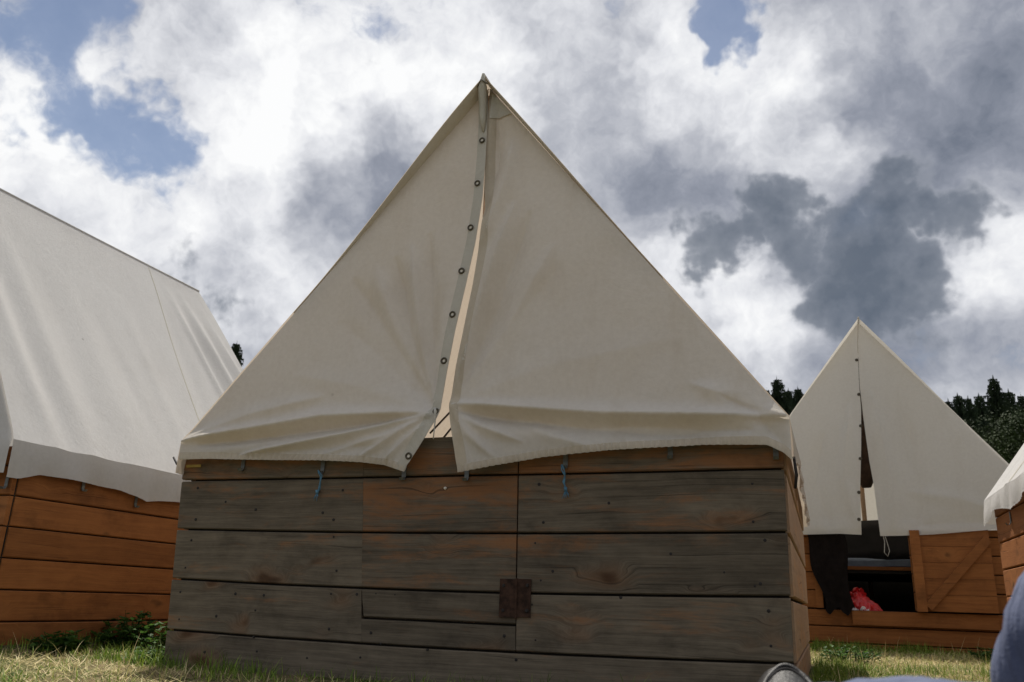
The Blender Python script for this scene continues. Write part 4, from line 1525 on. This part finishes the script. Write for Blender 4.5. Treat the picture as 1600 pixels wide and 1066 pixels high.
        for i in range(nq + 1):
            q = i / nq; w, h = sect(q); w += .005
            for z in (-.012, .014):
                V += [base + fw * (q * Ls * 1.02 - .004) + sd * w + up * z, base + fw * (q * Ls * 1.02 - .004) - sd * w + up * z]
        for i in range(nq):
            k = i * 4
            F += [(k, k + 4, k + 6, k + 2), (k + 1, k + 3, k + 7, k + 5), (k, k + 1, k + 5, k + 4), (k + 2, k + 6, k + 7, k + 3)]
        obj('sole', mesh('sole', V, F), M['sole'], sh_)
        # raised apron seam running round the toe, and stitching
        for off, rad, q0, mt_ in ((.0012, .0032, .0, M['leather']), (.0008, .0013, .022, M['thread']), (.0008, .0013, -.022, M['thread'])):
            pts = []
            for i in range(41):
                k = i / 40
                th = lerp(.16 * PI, .84 * PI, k)
                q = .90 - q0 - .42 * abs(2 * k - 1) ** 2.4
                pts.append(surf(q, th, off))
            MB().tube(pts, rad, 6).build('seam', mt_, sh_, True)
        for i in range(5):
            q = .42 + .055 * i
            MB().tube([surf(q, PI * .38, .002), surf(q + .01, PI * .5, .006), surf(q, PI * .62, .002)], .0022, 6).build('lace', M['thread'], sh_, True)
        return sh_
    shoe(lan, (-.060, 1.262, .163), (0.1, -.64, .77), 1, (-.035, 1.035, .025))
    shoe(ran, (.15, 1.34, .040), (0, 0, 1), 2, (.225, 1.07, .04))


person()

# ================================================================== trees beyond the field
M['bark'] = plain_mat('bark', (.055, .042, .032), .95, var=.5, scale=6, bstr=.6)
def leafmat(name, a, b):
    m, k, out = new_mat(name)
    oi = k.n('ShaderNodeObjectInfo')
    at = k.n('ShaderNodeAttribute', attribute_name='tint')
    col = k.mix(at.outputs['Fac'], a, b)
    hs = k.n('ShaderNodeHueSaturation'); k.link(k.math('ADD', .75, k.math('MULTIPLY', oi.outputs['Random'], .5)), hs.inputs['Value']); k.link(col, hs.inputs['Color'])
    p = principled(k, out, hs.outputs[0], .75, spec=.2)
    return m


M['needles'] = leafmat('spruce_needles', (.013, .023, .011), (.032, .048, .021))
M['leaves'] = leafmat('tree_leaves', (.015, .030, .006), (.034, .054, .010))


def spruce_meshes(seed, H, dens=1.0):
    rg = random.Random(seed)
    V = []; F = []; T = []
    z = H * .10
    base_r = H * rg.uniform(.20, .25)
    while z < H * .985:
        q = z / H
        R = base_r * (1 - q) ** .80 * rg.uniform(.80, 1.12) + .14
        nb = max(5, int((13 * (1 - q) + 6) * dens))
        a0 = rg.uniform(0, 2 * PI)
        for i in range(nb):
            a = a0 + 2 * PI * i / nb + rg.uniform(-.2, .2)
            r = R * rg.uniform(.65, 1.12)
            d = Vector((math.cos(a), math.sin(a), 0)); s = Vector((-d.y, d.x, 0))
            droop = -.32 * r * (1 - q * .8)
            tint = rg.random()
            # a bough: fan of small needle sprays
            n = 7
            for j in range(n):
                t = (j + .6) / n
                c = d * r * t + Vector((0, 0, z + droop * t * t + .12 * r * t))
                w = r * .36 * (1 - t * .72)
                for sg in (-1, 1):
                    tip = c + s * sg * w * rg.uniform(.6, 1.3) + d * r * .12 + Vector((0, 0, -(.10 * r + .22) * rg.uniform(.4, 1.6)))
                    n0 = len(V)
                    V += [tuple(c - d * r * .07), tuple(c + d * r * .09), tuple(tip)]
                    F.append((n0, n0 + 1, n0 + 2)); T += [tint] * 3
                n0 = len(V)
                V += [tuple(c - s * .07 * r - d * .05 * r), tuple(c + s * .07 * r - d * .05 * r), tuple(c + d * r * .2 + Vector((0, 0, -.03 * r))), tuple(c + d * r * .1 * rg.uniform(-1, 1) + Vector((0, 0, -(.14 * r + .3) * rg.uniform(.5, 1.3))))]
                F += [(n0, n0 + 1, n0 + 2), (n0, n0 + 3, n0 + 1)]; T += [tint] * 4
        z += H * lerp(.022, .011, q) / dens
    n0 = len(V); V += [(-.12, 0, H * .96), (.12, 0, H * .96), (0, 0, H)]; F.append((n0, n0 + 1, n0 + 2)); T += [.5] * 3
    me = mesh('crown', V, F)
    at = me.attributes.new('tint', 'FLOAT', 'POINT'); at.data.foreach_set('value', T)
    me.materials.append(M['needles'])
    tk = MB().tube([(0, 0, -.5), (0, 0, H * .4), (0, 0, H * .97)], [H * .018, H * .011, .02], 8)
    tm = mesh('trunk', tk.v, tk.f, True); tm.materials.append(M['bark'])
    return me, tm


def broad_meshes(seed, H):
    rg = random.Random(seed)
    V = []; F = []; T = []
    tk = MB()
    tk.tube([(0, 0, -.5), (.1, .05, H * .25), (0, .1, H * .5)], [H * .03, H * .022, H * .012], 8)
    cl = []
    for i in range(34):
        a = rg.uniform(0, 2 * PI); e = rg.uniform(-.25, 1.0)
        r = H * .36 * math.sqrt(max(.05, 1 - e * e * .8)) * rg.uniform(.45, 1.0)
        c = Vector((r * math.cos(a), r * math.sin(a), H * .55 + e * H * .36))
        cl.append((c, H * rg.uniform(.08, .16)))
        if i % 4 == 0:
            tk.tube([(0, .05, H * .35), tuple(c * .5 + Vector((0, 0, H * .24))), tuple(c)], [H * .012, H * .008, .02], 5)
    for c, r in cl:
        tint0 = rg.random() * .6
        for _ in range(620):
            p = Vector((rg.gauss(0, 1), rg.gauss(0, 1), rg.gauss(0, 1))).normalized() * r * rg.uniform(.55, 1.1)
            p.z *= .8
            q = c + p
            d = Vector((rg.uniform(-1, 1), rg.uniform(-1, 1), rg.uniform(-.8, .4))).normalized()
            s = d.cross(p).normalized() if p.length > 0 else Vector((1, 0, 0))
            l = rg.uniform(.07, .14)
            n0 = len(V)
            V += [tuple(q), tuple(q + d * l * .5 + s * l * .35), tuple(q + d * l), tuple(q + d * l * .5 - s * l * .35)]
            F.append((n0, n0 + 1, n0 + 2, n0 + 3)); T += [min(1, tint0 + rg.random() * .4)] * 4
    me = mesh('crown', V, F)
    at = me.attributes.new('tint', 'FLOAT', 'POINT'); at.data.foreach_set('value', T)
    me.materials.append(M['leaves'])
    tm = mesh('trunk', tk.v, tk.f, True); tm.materials.append(M['bark'])
    return me, tm


SPR = [spruce_meshes(100 + i, 15.0) for i in range(4)]
BRD = [broad_meshes(200 + i, 9.0) for i in range(3)]


def tree(name, kind, az, dist, top_el, label, group, var):
    """stands on the field at a compass bearing and distance; height from the elevation of its tip"""
    x = dist * math.sin(math.radians(az)); y = dist * math.cos(math.radians(az))
    g = ground_z(x, y)
    h = dist * math.tan(math.radians(top_el)) + .25 - g
    cm, tm = (SPR if kind == 's' else BRD)[var % (4 if kind == 's' else 3)]
    root = empty(name, (x, y, g), random.uniform(0, 6.28))
    k = h / (15.2 if kind == 's' else 8.9)
    wk = k * random.uniform(.9, 1.15)
    root.scale = (wk, wk, k)
    obj('crown', cm, None, root); obj('trunk', tm, None, root)
    tag(root, label, 'tree', group)


SPRUCE = [  # bearing, distance, elevation of the tip
    (-4.4, 58, 13.9, 'spruce hidden but for its tip behind the right canvas edge of the grey hut'),
    (-3.5, 60, 14.3, 'spruce tip touching the right canvas edge of the grey planked hut'),
    (-2.7, 66, 14.5, 'spruce just right of the grey planked hut, left of the tallest one there'),
    (-2.0, 57, 15.2, 'tallest spruce in the notch between the grey hut and the rear hut'),
    (-1.3, 66, 14.4, 'spruce in the notch, just right of the tallest one there'),
    (-0.7, 60, 14.5, 'spruce in the notch, just left of the rear hut canvas'),
    (0.1, 60, 13.8, 'spruce mostly hidden by the left slope of the rear hut'),
    (6.3, 66, 12.9, 'spruce peeping over the right slope of the rear hut, leftmost there'),
    (7.0, 60, 13.1, 'second spruce from the rear hut in the right hand wood'),
    (7.6, 66, 13.3, 'third spruce from the rear hut in the right hand wood'),
    (8.2, 62, 13.1, 'fourth spruce from the rear hut in the right hand wood'),
    (8.75, 66, 13.4, 'fifth spruce from the rear hut in the right hand wood'),
    (9.3, 62, 13.2, 'sixth spruce from the rear hut in the right hand wood'),
    (9.9, 66, 13.3, 'seventh spruce from the rear hut, close left of the tall broad one'),
    (10.8, 50, 14.3, 'tall broad spruce standing above the right hand wood'),
    (11.5, 58, 13.4, 'spruce close right of the tall broad one'),
    (12.1, 62, 13.1, 'spruce nearest the right picture edge'),
    (-39.6, 42, 16.3, 'dark spruce between the left hut roof and the grey hut'),
    (-38.4, 48, 14.0, 'lower spruce half hidden behind the left slope of the grey hut'),
]
for i, (a, d, e, lab) in enumerate(SPRUCE):
    tree('spruce_tree', 's', a, d, e, lab, 'spruces beyond the field', i)
BROAD = [
    (-2.2, 46, 9.8, 'dark broadleaf tree low in the notch between the two huts'),
    (-0.6, 44, 9.4, 'broadleaf tree low in the notch, against the rear hut'),
    (6.9, 47, 9.3, 'broadleaf tree next to the right slope of the rear hut'),
    (8.2, 43, 9.8, 'green broadleaf tree in the middle of the right hand wood edge'),
    (9.6, 45, 10.8, 'rounded broadleaf tree below the tall broad spruce'),
    (11.0, 42, 11.2, 'light green broadleaf tree above the right hut corner'),
    (12.4, 40, 11.6, 'light green broadleaf tree at the right picture edge'),
    (10.2, 34, 7.9, 'low broadleaf bush above the corner of the sunlit hut'),
    (8.8, 35, 7.2, 'low broadleaf bush between the rear hut and the sunlit hut'),
]
for i, (a, d, e, lab) in enumerate(BROAD):
    tree('broadleaf_tree', 'b', a, d, e, lab, 'broadleaf trees at the wood edge', i)


# the wood behind reads as one dark mass
def far_wood():
    rg = random.Random(5)
    V = []; F = []; T = []
    src = spruce_meshes(99, 15.0, .55)[0]
    sv = [v.co.copy() for v in src.vertices]; sf = [tuple(p.vertices) for p in src.polygons]
    step = 3
    for i in range(78):
        az = math.radians(-62 + 1.3 * i + rg.uniform(-.5, .5)); d = rg.uniform(82, 96)
        x, y = d * math.sin(az), d * math.cos(az)
        g = ground_z(x, y)
        k = (d * math.tan(math.radians(rg.uniform(10.8, 12.8)))) / 15.2
        ca, sa = math.cos(i * 1.3), math.sin(i * 1.3)
        n0 = len(V)
        for v in sv:
            V.append((x + (v.x * ca - v.y * sa) * k * 1.25, y + (v.x * sa + v.y * ca) * k * 1.25, g + v.z * k))
        F += [tuple(a + n0 for a in q) for q in sf]
        T += [rg.random() * .6] * len(sv)
    me = mesh('far_wood', V, F)
    at = me.attributes.new('tint', 'FLOAT', 'POINT'); at.data.foreach_set('value', T)
    tag(obj('far_wood', me, M['needles']), 'dark mass of spruce wood along the far edge of the field', 'wood', kind='stuff')


far_wood()
